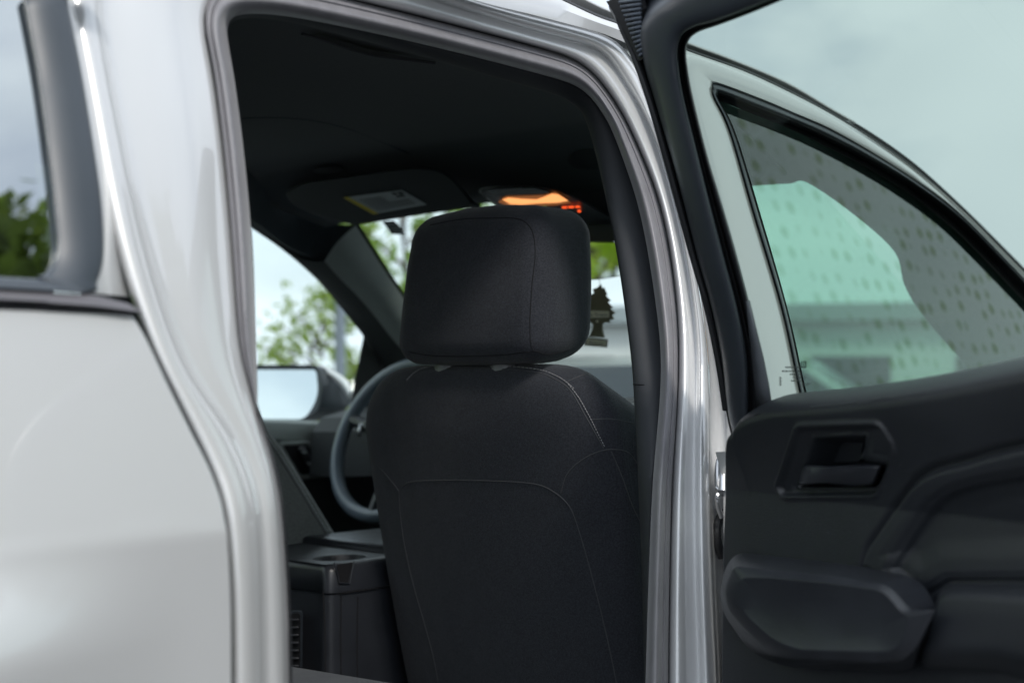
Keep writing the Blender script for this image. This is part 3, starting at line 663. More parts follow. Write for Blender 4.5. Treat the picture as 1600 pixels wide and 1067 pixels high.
def hfn(c):
    u, v, w_ = c.x / .15, c.y / .07, c.z / .115
    x = c.x * (1 - .065 * w_) + 0; y = c.y; z = c.z
    y -= .012 * (1 - u * u) * (1 - w_ * w_ * .6) * (1 if v < 0 else -1)     # puffed rear and front faces
    y -= .05 * -(c.z) * 0
    y += .10 * c.z
    z += .012 * (1 - u * u) * (1 if w_ > 0 else -.3)
    if w_ < 0: z += .018 * max(0, v)                                          # underside rises to the front
    x += .006 * (1 - w_ * w_) * (1 if u > 0 else -1) * abs(u)
    return Vector((HR[0] + x, HR[1] + y, HR[2] + z))
HRo = rounded_box('headrest', hfn, M['fabric'], SB, rad=.040, size=(.306, .145, .238))
for px in (.335, .455): MB().tube([Vector((px, -.03, 1.24)), Vector((px, -.03, 1.31))], .0065, 12).build('headrest_post', M['chrome'], SB)
for px in (.335, .46):
    m = MB(); m.tube([Vector((px, -.055, 1.27)), Vector((px, -.055, 1.296))], [.027, .025], 16); m.build('post_sleeve', mat('sleeve', (.22, .23, .23), .4), SB)

def on(tree, px, py, lift=.0):
    d = ray(px, py); h = tree.ray_cast(CAM, d)
    return (h[0] + h[1].normalized() * lift * (1 if h[1].dot(d) < 0 else -1)) if h[0] else None
def seam(tree, pts, par, r_=.0009, mt=None, name='seam', lift=.0, per=8):
    P2_ = cat([Vector((p[0], p[1], 0)) for p in pts], per); P3_ = [on(tree, p.x, p.y, lift) for p in P2_]; P3_ = [p for p in P3_ if p]
    if len(P3_) < 2: return
    MB().tube(P3_, r_, 6).build(name, mt or M['seam2'], par)
def stitches(tree, pts, par, step=4.2, ln=2.6, r_=.0007, mt=None):
    P2_ = cat([Vector((p[0], p[1], 0)) for p in pts], 30); acc = 0; m_ = MB(); nxt = 0; a = None
    for i in range(1, len(P2_)):
        acc += (P2_[i] - P2_[i - 1]).length
        if a is None and acc >= nxt: a = P2_[i]; st = acc
        elif a is not None and acc >= st + ln:
            A3, B3 = on(tree, a.x, a.y, .0009), on(tree, P2_[i].x, P2_[i].y, .0009)
            if A3 and B3: m_.tube([A3, B3], r_, 5)
            a = None; nxt = st + step
    if m_.v: m_.build('stitching', mt or M['thread'], par)
tb = bvh(SB)
for pts in ([(563,712),(590,728),(612,752),(624,768)],
            [(624,768),(632,757),(650,752),(700,750),(760,751),(820,754),(850,760),(874,774)],
            [(624,768),(625,800),(632,850),(645,910),(662,970),(678,1030),(690,1100)],
            [(874,774),(892,795),(908,840),(925,900),(945,980),(962,1060),(968,1100)],
            [(876,770),(884,745),(897,728),(920,712),(945,703),(970,703),(985,710),(1000,730)],
            [(634,600),(645,585),(670,577),(720,575),(780,576),(840,582),(872,595),(893,612),(915,650),(932,680),(943,700)],
            [(883,598),(900,590),(918,583)], [(922,656),(950,654),(972,657),(990,662)], [(955,705),(972,745),(988,790),(1000,815)]):
    seam(tb, pts, SB)
for pts in ([(636,594),(650,581),(672,573),(720,571),(780,572),(842,578),(876,591),(898,608)],
            [(888,600),(905,622),(922,652),(936,680),(946,700)]):
    stitches(tb, pts, SB)
th = bvh(HRo)
seam(th, [(672,352),(720,343),(770,341),(808,342),(826,352),(834,370),(836,400),(831,450),(828,500),(829,535),(834,550)], HRo, .0009, M['seam'])
seam(th, [(640,550),(680,556),(740,556),(790,554),(834,549),(850,553),(868,552),(890,546)], HRo, .0009, M['seam'])

# driver seat: side bolster seen across the console
def PSd(px, py, d=0): return PX(px, py, -.17 + d)
ds = [(300,500),(360,560),(414,664),(440,700),(470,748),(505,805),(537,858),(560,905),(520,960),(440,1000),(380,900),(330,700)]
c_ = lambda P, d: [PSd(*p, d) for p in P]
outl_ = [(p.x, p.y) for p in cat([Vector((p[0], p[1], 0)) for p in ds], 5, True)]
ins_ = lambda q: [lerp2(p, (440, 800), q) for p in outl_]
m = MB().grid([c_(ins_(.03), -.30), c_(outl_, -.26), c_(outl_, -.03), c_(ins_(.02), -.008), c_(ins_(.06), 0), c_(ins_(.3), .004)], closed_u=True); m.poly(c_(ins_(.3), .004))
dso = m.build('driver_seat', M['fabric2'], car, ang=None)
dtr = bvh(dso)
stitches(dtr, [(412,676),(436,708),(466,756),(500,812),(529,860)], dso, 5, 3.2, .0008, M['card'])
seam(dtr, [(409,676),(433,710),(463,758),(497,814),(527,864)], dso, .001)
rounded_box('driver_headrest', lambda c: Vector((-.43 + c.x, -.13 + c.y + .1 * c.z, 1.40 + c.z)), M['fabric'], dso, rad=.04, size=(.29, .14, .22))

# centre console ------------------------------------------------------------------
CXR, CYR = .095, -.13            # right wall x, rear wall y
def cp(px, py): return PX(px, py, CXR)
zt_ = 1.01
m = MB()
# body: right wall and rear wall with a rounded corner, and a lid
zr = PY(475, 925, CYR).z; z_lid = PY(475, 880, CYR).z; zbot = .45
print('console z', zr, z_lid, PY(452, 925, CYR), PY(505, 925, CYR), PX(505, 925, CXR), PX(600, 930, CXR))
xr = PY(508, 925, CYR).x
print('xr', xr)
def csec(z, ins, zf):  # plan outline, rounded rear right corner
    pts = [(xr - .30 + ins, CYR + ins)] + [tuple(p) for p in rounded([(xr - .3, 0), (xr - ins, CYR + ins), (xr - ins, .75), (xr - .3, .75)], .035, 6)[7:14]] + [(xr - ins, .75)]
    return [Vector((p[0], p[1], z + zf * (p[1] - CYR))) for p in pts]
con = MB().grid([csec(zbot, 0, 0), csec(zr - .002, 0, 0), csec(zr, .003, 0)]).build('centre_console', M['plastic2'], car, ang=40)
lid = MB().grid([csec(zr + .0005, .002, 0), csec(zr + .002, -.002, 0), csec(z_lid - .012, -.002, .02), csec(z_lid - .003, .003, .02), csec(z_lid, .012, .02)])
lid.build('console_lid', M['plastic2'], con, ang=60)
# top of the lid as two decks beside a cup well, with the well itself
zc = z_lid
def PT(px, py, d=0): return hit(px, py, lambda p: p.z - (zc + .02 * (p.y - CYR) + d), 1.2, 5)
wc = PT(521, 876, 0); print('cup', wc)
wc = Vector((xr - .062, CYR + .085, zc))
ring_in = [Vector((wc.x + .040 * math.cos(a), wc.y + .052 * math.sin(a), zc + .02 * (wc.y - CYR) )) for a in [2 * math.pi * k / 32 for k in range(32)]]
ring_out = []
for k in range(32):
    a = 2 * math.pi * k / 32; cx_, sy = math.cos(a), math.sin(a)
    # rectangle round the well
    hx0, hx1, hy0, hy1 = xr - .29 - wc.x, xr - .012 - wc.x, CYR + .012 - wc.y, .75 - wc.y
    tx = (hx1 / cx_) if cx_ > 1e-6 else ((hx0 / cx_) if cx_ < -1e-6 else 1e9); ty = (hy1 / sy) if sy > 1e-6 else ((hy0 / sy) if sy < -1e-6 else 1e9)
    t = min(tx, ty); ring_out.append(Vector((wc.x + cx_ * t, wc.y + sy * t, zc + .02 * (wc.y + sy * t - CYR))))
MB().grid([ring_out, ring_in, [p - Vector((0, 0, .004)) + (wc - p) * .04 for p in ring_in], [p - Vector((0, 0, .07)) + (wc - p) * .15 for p in ring_in]], closed_u=True).poly([p - Vector((0, 0, .07)) + (wc - p) * .15 for p in ring_in]).build('cup_holder', M['plastic'], con, ang=40)
m = MB(); m.box((xr - .16, CYR + .33, zc + .006), (.25, .3, .022)); m.build('armrest_lid', M['plastic2'], con, bevel=.012)
# panel joint lines on the right wall and gap over the storage flap
for q in ([(505,925),(508,990),(509,1075)], [(533,930),(532,990),(533,1075)], [(559,932),(558,990),(558,1075)]):
    MB().tube([PX(x, y, xr + .0005) for x, y in q], .0012, 6).build('panel_joint', M['seam'], con)
MB().tube([Vector((xr + .0025, CYR + .03, zr)), Vector((xr + .0025, .5, zr))], .0012, 6).build('panel_joint', M['seam'], con)
MB().poly([PX(x, y, xr + .003) for x, y in ((526,881),(528,893),(531,909),(544,910),(547,895),(551,878))]).build('cup_notch_shade', M['seam'], con, smooth=False)  # flat dark patch painting the shade of the notch, wall not cut
MB().tube([PX(x, y, xr + .004) for x, y in ((522,878),(527,895),(530,910),(546,911),(549,895),(553,877))], .0014, 6).build('notch_rim', M['plastic2'], con)
# rear air vent
def PV(px, py, d=0): return PY(px, py, CYR - d)
vb = [(p.x, p.y) for p in rounded([(400,958),(473,952),(472,1051),(400,1054)], [3,7,7,3], 4)]
blob('air_vent', vb, .0, .006, M['blackfr'], con, PV, .04)
MB().poly([PV(*lerp2(p, (437, 1003), .10), .0065) for p in vb]).build('vent_mouth', M['seam'], con, smooth=False)
m = MB()
for i in range(7):
    y = 968 + i * 12; a, b_ = PV(404, y, .009), PV(466, y - .3, .009); m.tube([a, b_], .0016, 6)
m.build('vent_louvre', M['plastic2'], con)
# rear bench cushion at the bottom edge
def bfn(c): return Vector((.0 + c.x, -.62 + c.y, .765 + c.z + .012 * math.cos(c.x * 9)))
rb = rounded_box('rear_bench', bfn, M['fabric'], car, rad=.045, size=(1.3, .52, .16))

# ================= rear passenger door, open ==================================
# trim panel as relief over (s, z) on the door
def poly2(pts, n=.0): return [sz(x, y, n) for x, y in pts]
def seg_d(p, a, b_):
    ax_, ay = a; bx, by = b_; dx, dy = bx - ax_, by - ay; L2 = dx * dx + dy * dy or 1e-12
    t = max(0, min(1, ((p[0] - ax_) * dx + (p[1] - ay) * dy) / L2)); return math.hypot(p[0] - ax_ - dx * t, p[1] - ay - dy * t)
def inside(p, P):
    c = False; x, y = p; j = len(P) - 1
    for i in range(len(P)):
        if (P[i][1] > y) != (P[j][1] > y) and x < (P[j][0] - P[i][0]) * (y - P[i][1]) / (P[j][1] - P[i][1]) + P[i][0]: c = not c
        j = i
    return c
def sd(p, P, closed=True):
    d = min(seg_d(p, P[i], P[(i + 1) % len(P)]) for i in range(len(P) if closed else len(P) - 1))
    return (-d if inside(p, P) else d) if closed else d
def ss(a, b_, x): t = max(0, min(1, (x - a) / (b_ - a))); return t * t * (3 - 2 * t)
NF = .062                     # the trim's face above the door's reference surface
def c2(pts, per=5, closed=False): return [(p.x, p.y) for p in cat([Vector((x, y, 0)) for x, y in pts], per, closed)]
sill = poly2(c2([(1140,652),(1144,640),(1154,631),(1175,622),(1200,615),(1250,609.5),(1300,604),(1360,596),(1420,586),(1500,570),(1600,546),(1720,515)]), NF)
sill += [(sill[-1][0] + .12, sill[-1][1] + .012), (1.2, sill[-1][1] + .012)]
bez = poly2([(p.x, p.y) for p in rounded([(1252,663),(1382,659),(1404,700),(1372,777),(1222,779),(1212,758)], [10,12,14,14,10,6], 4)], NF)
rec = poly2([(p.x, p.y) for p in rounded([(1268,680),(1355,677),(1350,706),(1345,716),(1386,723),(1366,764),(1236,764)], [8,4,4,4,4,10,10], 3)], NF)
l1 = poly2(c2([(1900,640),(1700,672),(1600,694),(1550,706),(1506,719),(1470,728),(1448,737),(1425,755),(1405,782),(1387,808),(1370,833),(1354,858),(1345,890)]), NF)
l2 = poly2(c2([(1900,670),(1700,712),(1600,738),(1550,746),(1506,757),(1482,767),(1460,783),(1437,813),(1422,835),(1406,860),(1390,890)]), NF)
tail = poly2([(1440,930),(1475,909),(1600,909),(1900,916)], NF); reg1 = [(1.3, l1[0][1] + .02)] + l1 + tail + [(1.3, tail[-1][1])]; reg2 = [(1.3, l2[0][1] + .02)] + l2 + tail + [(1.3, tail[-1][1])]
s_edge = lambda z: .0
import bisect
sl = sorted(sill); sxs = [p[0] for p in sl]
def zs(s):
    i = bisect.bisect(sxs, s)
    if i <= 0: return sl[0][1]
    if i >= len(sl): return sl[-1][1]
    a, b_ = sl[i - 1], sl[i]; return a[1] + (b_[1] - a[1]) * (s - a[0]) / max(1e-9, b_[0] - a[0])
le = [(sz(x, y, NF)) for x, y in ((1141,652),(1133,700),(1127,760),(1123,860),(1122,960),(1121,1067),(1121,1250))]
lez = sorted([(z, s) for s, z in le])
def s_left(z):
    if z <= lez[0][0]: return lez[0][1]
    for i in range(1, len(lez)):
        if z <= lez[i][0]: a, b_ = lez[i - 1], lez[i]; return a[1] + (b_[1] - a[1]) * (z - a[0]) / (b_[0] - a[0])
    return lez[-1][1]
def relief(s, z, zt):
    n = NF
    dz = zt - z                                   # below the sill: roll over to the glass
    if dz < .030: n -= .042 * (1 - dz / .030) ** 2
    n += .006 * ss(.10, .03, dz)
    p = (s, z)
    if 1.02 < z < 1.25 and s < .5:
        d = sd(p, bez)
        if d < .02:
            n += .0045 * math.exp(-((d + .002) / .003) ** 2)
            if d < 0: n -= .004 * ss(0, -.008, d)
            d2 = sd(p, rec)
            if d2 < 0: n -= .042 * ss(0, -.012, d2)
            elif d < 0: n -= .003 * ss(.012, 0, d2)
    a = sd(p, reg1); b_ = sd(p, reg2)
    n -= .006 * math.exp(-(a / .0035) ** 2) if abs(a) < .02 else 0
    n += .007 * ss(.0, -.010, a) - .004 * ss(-.02, -.045, a)
    n -= .003 * math.exp(-(b_ / .0025) ** 2) if abs(b_) < .02 else 0
    n -= .010 * ss(.0, -.008, b_)
    return n
rows = []
NS, NZ = 440, 300
S1 = 1.0
for j in range(NZ + 1):
    t = j / NZ; row = []
    for i in range(NS + 1):
        u = (i / NS); s0 = s_left(1.2)
        # columns follow the left edge; rows follow the sill
        s = u * S1; zt = zs(s + s_left(1.22)); z = zt - (zt - .70) * t
        sl_ = s_left(z); s = sl_ + u * (S1 - sl_)
        if j < 12: zt = zs(s); z = zt - (zt - .70) * t
        nn_ = relief(s, z, zs(s))
        el_ = (s - sl_)
        if el_ < .012: nn_ -= .012 * (1 - el_ / .012) ** 2
        row.append(DW(s, z, nn_))
    row.insert(0, row[0] - DN * .05); rows.append(row)
rows.insert(0, [p - DN * .03 for p in rows[0]])
rd = MB().grid(rows).build('rear_door', M['plastic'], car, ang=None)
# lower continuation of the trim, and the outer painted skin
MB().grid([[DW(s, z, NF - .004 * k) for s in (0.01, .2, .4, .6, .8)] for k, z in enumerate((.70, .6, .5, .42))]).build('lower_trim', M['plastic'], rd)
osk = []
for z in (1.16, 1.12, 1.0, .85, .7, .55, .42):
    osk.append([DW(-.005, z, -.0)] + [DW(s, z, -.06) for s in (.0, .2, .4, .6, .8, .98)] + [DW(1.0, z, 0)])
MB().grid(osk).build('door_skin', M['paint'], rd)
# window frame -----------------------------------------------------------------
# stations run from the hinge side's foot up round the corner and along the top
fo = [(1147,700),(1133,640),(1120,560),(1103,480),(1080,400),(1058,320),(1036,240),(1010,150),(985,80),(960,30),(952,2),(985,-50),(1060,-80),(1150,-110),(1300,-170),(1500,-250)]
f1 = [(1150,700),(1137,640),(1128,560),(1112,480),(1090,400),(1070,320),(1048,240),(1022,150),(1006,95),(1000,50),(1012,18),(1035,-5),(1080,-40),(1160,-70),(1300,-128),(1500,-210)]
f2 = [(1172,700),(1168,640),(1165,560),(1150,480),(1129,400),(1108,320),(1088,240),(1066,150),(1058,100),(1058,72),(1066,52),(1085,40),(1120,30),(1180,8),(1300,-42),(1500,-122)]
f3 = [(1215,700),(1205,630),(1190,560),(1172,480),(1151,400),(1128,320),(1104,240),(1082,150),(1074,105),(1072,80),(1077,62),(1092,50),(1127,38),(1185,16),(1300,-32),(1500,-112)]
def dC(c, n): return [PD(x, y, n) for x, y in c]
pr = [(mixc(fo, f1, 0), -.03), (mixc(fo, f1, .15), -.006), (mixc(fo, f1, .5), -.004), (mixc(fo, f1, .62), -.022), (mixc(fo, f1, .85), -.020), (f1, .004), (mixc(f1, f2, .10), .026), (mixc(f1, f2, .3), .034), (mixc(f1, f2, .7), .036), (f2, .030), (mixc(f2, f3, .12), .012)]
MB().grid(smooth_across(strips([dC(c, n_) for c, n_ in pr], 6), 3)).build('window_frame', M['blackfr'], rd, ang=60)
pr = [(mixc(f2, f3, .05), .014), (mixc(f2, f3, .35), .018), (mixc(f2, f3, .45), .006), (mixc(f2, f3, .6), .012), (mixc(f2, f3, .92), .012), (f3, .0), (mixc(f2, f3, 1.03), -.010)]
MB().grid(smooth_across(strips([dC(c, n_) for c, n_ in pr], 6), 3)).build('glass_run', M['lip'], rd, ang=60)
# grey lower sash trim next to the glass
MB().grid([dC([(1167,470),(1172,520),(1176,560),(1180,600),(1184,640)], .020), dC([(1170,470),(1182,520),(1192,560),(1200,600),(1206,640)], .021)]).build('sash_trim', mat('grey_sash', (.10, .11, .125), .5, bump=(600, .1)), rd, solid=.003)
# rubber seal lips along the hinge side
for q, n_, r_ in ((.22, -.002, .0045), (.52, -.012, .0035), (.80, -.016, .003)):
    MB().tube([p for p in cat(dC(mixc(fo, f1, q)[1:11], n_), 6)], r_, 8).build('door_seal', M['lip'], rd)
# ribbed corner block at the top of the seal
rb_ = [(950,2),(968,30),(985,62),(1000,95),(1008,92),(1003,52),(1008,14),(1000,-12)]
MB().poly([PD(x, y, .0) for x, y in rb_]).build('seal_corner', M['lip'], rd, smooth=False, solid=.006)
m = MB()
for k in range(13):
    y = 4 + k * 7; a = (968 + k * 2.6, y); b_ = (1001 + k * .2, y - 4)
    m.tube([PD(*a, .004), PD(*b_, .006)], .0022, 6)
m.build('seal_corner_ribs', mat('rib_rubber', (.10, .12, .15), .45), rd)
# rear upright of the frame
zt4 = PD(1500, -165, .0).z
MB().tube(cat([PD(1440, -150, .010), PD(1500, -168, .010), DW(.84, zt4 - .01, .010), DW(.93, zt4 - .06, .010), DW(.965, 1.5, .010), DW(.98, 1.3, .010), DW(.975, 1.15, .010)], 5), .024, 12).build('window_frame', M['blackfr'], rd)
# glass
gp = cat(dC(f3, -.006), 5) + [DW(.90, zt4 - .01, -.006), DW(.965, zt4 - .12, -.006), DW(.98, 1.125, -.006), DW(.03, 1.125, -.006)]
MB().poly(gp).build('window_glass', M['g_door'], rd, smooth=False)
# etched marks on the glass (mirrored, too small to read) and a small square emblem
m = MB()
def gpoly(pts, n_=-.004): m.poly([PD(x, y, n_) for x, y in pts])
random.seed(3)
for x0, x1, y in ((1227,1248,572.5),(1222,1250,578.5),(1234,1250,583.5),(1239,1250,588.5),(1236,1252,593.5)):
    x = x0
    while x < x1:
        wd = random.choice((1.2, 2.0, 2.6)); gpoly([(x, y), (x + wd, y), (x + wd + .2, y + 2.6), (x + .2, y + 2.6)]); x += wd + .9
for k in range(7): y = 589 + k * 2.0; gpoly([(1217.5, y), (1221, y), (1221, y + 1.2), (1217.5, y + 1.2)])
for x0, x1, y in ((1249,1262,601),(1254,1268,598),(1256,1260,588)):
    x = x0
    while x < x1: gpoly([(x, y), (x + 1.0, y), (x + 1.1, y + 2.4), (x + .1, y + 2.4)]); x += 2.1
m.build('etched_marks', M['etch'], rd, smooth=False)
m = MB(); 
for q in ([(1251,565),(1260,564.6),(1260,566.4),(1251,566.8)], [(1251,573),(1260,572.6),(1260,574.6),(1251,575)], [(1251,565),(1253,565),(1253,575),(1251,575)], [(1258,565),(1260,565),(1260,575),(1258,575)], [(1254.2,568),(1255.4,568),(1255.4,571.5),(1254.2,571.5)], [(1256,568),(1257,568),(1257,571.5),(1256,571.5)]): gpoly(q)
m.build('emblem', M['ink'], rd, smooth=False)
# inner handle: lever and fixed cheek
def blobD(name, pts, d0, d1, mt, ins=.12, ctr=None):
    return blob(name, pts, d0, d1, mt, rd, PD, ins)
lev = [(p.x, p.y) for p in rounded([(1255,726),(1300,728),(1345,726),(1379,727),(1366,757),(1340,760),(1290,755),(1247,758)], [10,4,4,4,6,4,4,6], 3)]
ho_ = blobD('door_handle', lev, .02, NF + .012, M['plastic2'], .20)
chk = [(p.x, p.y) for p in rounded([(1352,677),(1380,680),(1401,704),(1388,724),(1343,717),(1352,700)], 4, 3)]
blobD('handle_cheek', chk, .03, NF - .003, M['plastic'], .1)
hb2 = [(p.x, p.y) for p in rounded([(1305,684),(1352,682),(1345,722),(1292,724)], 3, 3)]
blobD('handle_back', hb2, .01, NF - .036, M['plastic'], .05)
# armrest pull
ao = [(p.x, p.y) for p in rounded([(1150,864),(1185,865),(1319,880),(1425,900),(1447,918),(1464,950),(1434,1019),(1428,1044),(1400,1049),(1225,1042),(1172,1018),(1131,960),(1124,925),(1134,884)], [12,10,20,14,10,6,20,10,20,30,26,14,14,14], 4)]
am1 = [(p.x, p.y) for p in rounded([(1146,884),(1194,889),(1300,899),(1381,912),(1397,922),(1422,951),(1462,952),(1432,1012),(1410,1032),(1380,1034),(1235,1030),(1190,1008),(1140,955),(1132,925)], [10,10,20,10,10,10,3,20,10,20,30,26,14,14], 4)]
am2 = [(p.x, p.y) for p in rounded([(1158,902),(1200,902),(1300,911),(1374,922),(1388,932),(1406,955),(1420,962),(1408,1002),(1395,1016),(1370,1018),(1245,1015),(1205,998),(1160,955),(1150,925)], [10,10,20,10,10,10,3,20,10,20,30,26,14,14], 4)]
am3 = [(p.x, p.y) for p in rounded([(1190,928),(1220,926),(1300,932),(1350,940),(1365,945),(1378,965),(1385,975),(1375,990),(1365,998),(1340,1000),(1255,998),(1225,985),(1195,958),(1185,935)], [10,10,20,10,10,10,3,20,10,20,30,26,14,14], 4)]
rings = [[PD(*p, NF - .02) for p in ao], [PD(*p, NF + .020) for p in ao], [PD(*p, NF + .055) for p in am1], [PD(*p, NF + .062) for p in am2], [PD(*p, NF + .057) for p in am3]]
m = MB().grid(rings, closed_u=True); m.poly(rings[-1]); m.build('armrest', M['plastic2'], rd, bevel=.004, seg=3)
bo = [(1468,922),(1500,913),(1600,914),(1760,920),(1760,1100),(1600,1062),(1560,1048),(1500,1046),(1440,1042),(1438,1020)]
bi = [(1470,930),(1500,928),(1600,936),(1760,952),(1760,1080),(1600,1030),(1560,1020),(1500,1018),(1450,1020),(1446,1010)]
b3 = [(1480,960),(1510,962),(1600,970),(1760,985),(1760,1050),(1600,1000),(1560,998),(1500,998),(1460,1004),(1460,1000)]
rings = [[PD(*p, NF - .02) for p in bo], [PD(*p, NF + .018) for p in bo], [PD(*p, NF + .036) for p in bi], [PD(*p, NF + .036) for p in b3]]
m = MB().grid(rings, closed_u=True); m.poly(rings[-1]); m.build('pull_cup', M['plastic'], rd, bevel=.006)
# hinge
m = MB(); hpts = [(1134,716),(1124,718),(1121,735),(1122,765),(1130,771)]
m.tube(cat([PS(x, y, -.035) for x, y in hpts], 5), .0038, 10); m.tube(cat([PS(x, y, -.035) for x, y in ((1130,771),(1121,772),(1122,790),(1128,808))], 5), .0034, 10)
m.tube([PS(1129, 722, -.03), PS(1129, 768, -.03)], .007, 12)
m.build('door_hinge', M['chrome'], car)
m = MB(); m.tube(cat([PS(x, y, -.05) for x, y in ((1131,800),(1124,812),(1120,830),(1122,850),(1128,870))], 5), .006, 8); m.build('wiring_boot', M['lip'], car)

# ================= things hanging / behind =====================================
# air freshener shaped like a fir tree
fx = [(938,444),(941,452),(943,449),(948,460),(946,462),(954,470),(949,472),(957,480),(953,482),(961,489),(956,492),(959,499),(952,500),(953,504),(945,503),(941,506),(941,515),(944,528),(920,526),(925,516),(927,507),(922,503),(914,504),(917,498),(910,494),(916,489),(909,482),(917,478),(913,471),(922,467),(919,462),(928,458),(926,452),(934,449)]
def PF(px, py, d=0): return PY(px, py, .56 + d)
card = mat('freshener_card', (.21, .20, .14), .7, var=.15, vscale=60)
m = MB(); fr0 = [PF(x, y, 0) for x, y in fx]; fr1 = [p + Vector((0, .0025, 0)) for p in fr0]; m.grid([fr0, fr1], closed_u=True); m.poly(fr0); m.poly(fr1)
af = m.build('air_freshener', card, None, smooth=False)
tag(af, 'dark fir tree shaped cardboard air freshener hanging by the windshield', 'air freshener')
def strip(name, q, d, mt): return MB().poly([PF(x, y, d) for x, y in q]).build(name, mt, af, smooth=False)
cream = mat('cream_card', (.95, .92, .80), .6)
strip('name_band', [(905,485),(952,486),(952,496),(905,497)], -.0015, cream)
strip('tag_border', [(914,526),(950,530),(949,543),(913,540)], -.001, card)
strip('scent_band', [(916,528.5),(948,532),(947,541),(915.5,538)], -.0025, cream)
dt_ = [PF(933 + 2.2 * math.cos(a), 502 + 2.2 * math.sin(a), -.0015) for a in [k * math.pi / 5 for k in range(10)]]
MB().poly(dt_).build('white_dot', cream, af, smooth=False)
MB().tube([PF(938, 446), PF(936, 436), PF(935, 420)], .0006, 5).build('elastic_string', M['card'], af)
def text(s, a, b_, hgt, mt, par):
    cu = bpy.data.curves.new('lettering', 'FONT'); cu.body = s; cu.size = 1; cu.align_x = 'LEFT'; cu.extrude = 0
    o = bpy.data.objects.new('tmp', cu); COL.objects.link(o); dg = bpy.context.evaluated_depsgraph_get(); me = bpy.data.meshes.new_from_object(o.evaluated_get(dg)); bpy.data.objects.remove(o)
    xs = [v.co.x for v in me.vertices]; wd = max(xs) - min(xs); ex = (b_ - a); sc = ex.length / wd; ex.normalize(); uz = Vector((0, 0, 1))
    for v in me.vertices: c = v.co.copy(); v.co = a + ex * (c.x - min(xs)) * sc + uz * c.y * hgt
    ob = bpy.data.objects.new('lettering', me); COL.objects.link(ob); me.materials.clear(); me.materials.append(mt); ob.parent = par; return ob
text('Little Trees', PF(909, 494, -.003), PF(949, 494, -.003), .009, M['etch'], af)
text('Black Ice', PF(921, 536.5, -.004), PF(942, 538.5, -.004), .006, M['etch'], af)

# ---------------------------------------------------------------- surroundings
leafm = []
for i, c in enumerate(((.14, .22, .035), (.20, .27, .05), (.09, .13, .025), (.36, .44, .07))):
    m_ = mat('leaves', c, .6, var=.25, vscale=3); b = m_.node_tree.nodes['Principled BSDF']
    leafm.append(m_)
    t = m_.node_tree; tl = t.nodes.new('ShaderNodeBsdfTranslucent'); tl.inputs['Color'].default_value = (*[min(1, k * 2.2) for k in c], 1); ms = t.nodes.new('ShaderNodeMixShader'); ms.inputs[0].default_value = .45
    t.links.new(b.outputs[0], ms.inputs[1]); t.links.new(tl.outputs[0], ms.inputs[2]); t.links.new(ms.outputs[0], t.nodes['Material Output'].inputs['Surface'])
bark = mat('bark', (.10, .08, .06), .9, var=.3, vscale=12)
def tree(loc, h, cw, leaf, nl, seed, label, group, base=.3, mi=0):
    rnd = random.Random(seed); root = empty('tree', loc, 0); tag(root, label, 'tree', group)
    tr_ = MB(); P = [Vector((rnd.uniform(-.03, .03) * k, rnd.uniform(-.03, .03) * k, h * k / 6)) for k in range(6)]
    tr_.tube(P, [h * .016 * (1 - k / 6.5) + .01 for k in range(6)], 8)
    cl = []
    for k in range(int(14 + cw * 4)):
        z = rnd.uniform(base * h, h * .97); f = 1 - ((z / h - base) / (1 - base) - .25) ** 2 * 1.3; a = rnd.uniform(0, 6.28); r_ = cw * max(.12, f) * rnd.uniform(.35, 1)
        st = Vector((0, 0, max(.2, z - r_ * .7))); en = Vector((math.cos(a) * r_, math.sin(a) * r_, z)); md = st.lerp(en, .5) + Vector((0, 0, .08 * r_))
        tr_.tube([st, md, en], [h * .007, h * .004, .008], 5); cl.append((en, cw * rnd.uniform(.22, .42)))
        cl.append((md, cw * rnd.uniform(.15, .3)))
    tr_.build('trunk', bark, root)
    m_ = MB()
    for k in range(nl):
        c, r_ = rnd.choice(cl); d = Vector((rnd.gauss(0, 1), rnd.gauss(0, 1), rnd.gauss(0, .8))); d = d.normalized() * r_ * rnd.random() ** .5; p = c + d
        u = Vector((rnd.gauss(0, 1), rnd.gauss(0, 1), rnd.gauss(0, 1))).normalized(); v = u.cross(Vector((rnd.gauss(0, 1), rnd.gauss(0, 1), rnd.gauss(0, 1)))).normalized()
        s = leaf * rnd.uniform(.6, 1.3); m_.poly([p - u * s, p + v * s * .45, p + u * s, p - v * s * .45])
    m_.build('crown', leafm[mi], root, smooth=False)
    return root
def at(px, dist):
    d = ray(px, 600); d = Vector((d.x, d.y, 0)).normalized(); return (CAM.x + d.x * dist, CAM.y + d.y * dist, 0)
tree(at(505, 15), 2.35, 1.0, .07, 480, 1, 'slim light green young tree seen through the driver window', 'young trees beyond the car', .35, 1)
tree(at(462, 17), 2.0, .8, .07, 300, 2, 'low light green young tree left of the grey pole', 'young trees beyond the car', .35, 1)
tree(at(640, 16), 4.6, 1.0, .08, 900, 3, 'tall light green tree left of the headrest in the windshield', 'young trees beyond the car', .25, 0)
tree(at(575, 19), 3.6, .8, .08, 500, 4, 'thin pale tree behind the windshield pillar', 'young trees beyond the car', .3, 1)
tree(at(690, 24), 6.2, 1.6, .12, 1800, 5, 'far pale tree above the headrest', 'young trees beyond the car', .3, 0)
def wood(x, y, k):
    tree((x, y, 0), 9.1 + .5 * math.sin(k * 2.3), 2.3 + .4 * math.cos(k), .13, 8000, 20 + k, k_lab[k % len(k_lab)], 'trees of the wood across the road', .1, (0, 2, 2)[k % 3])
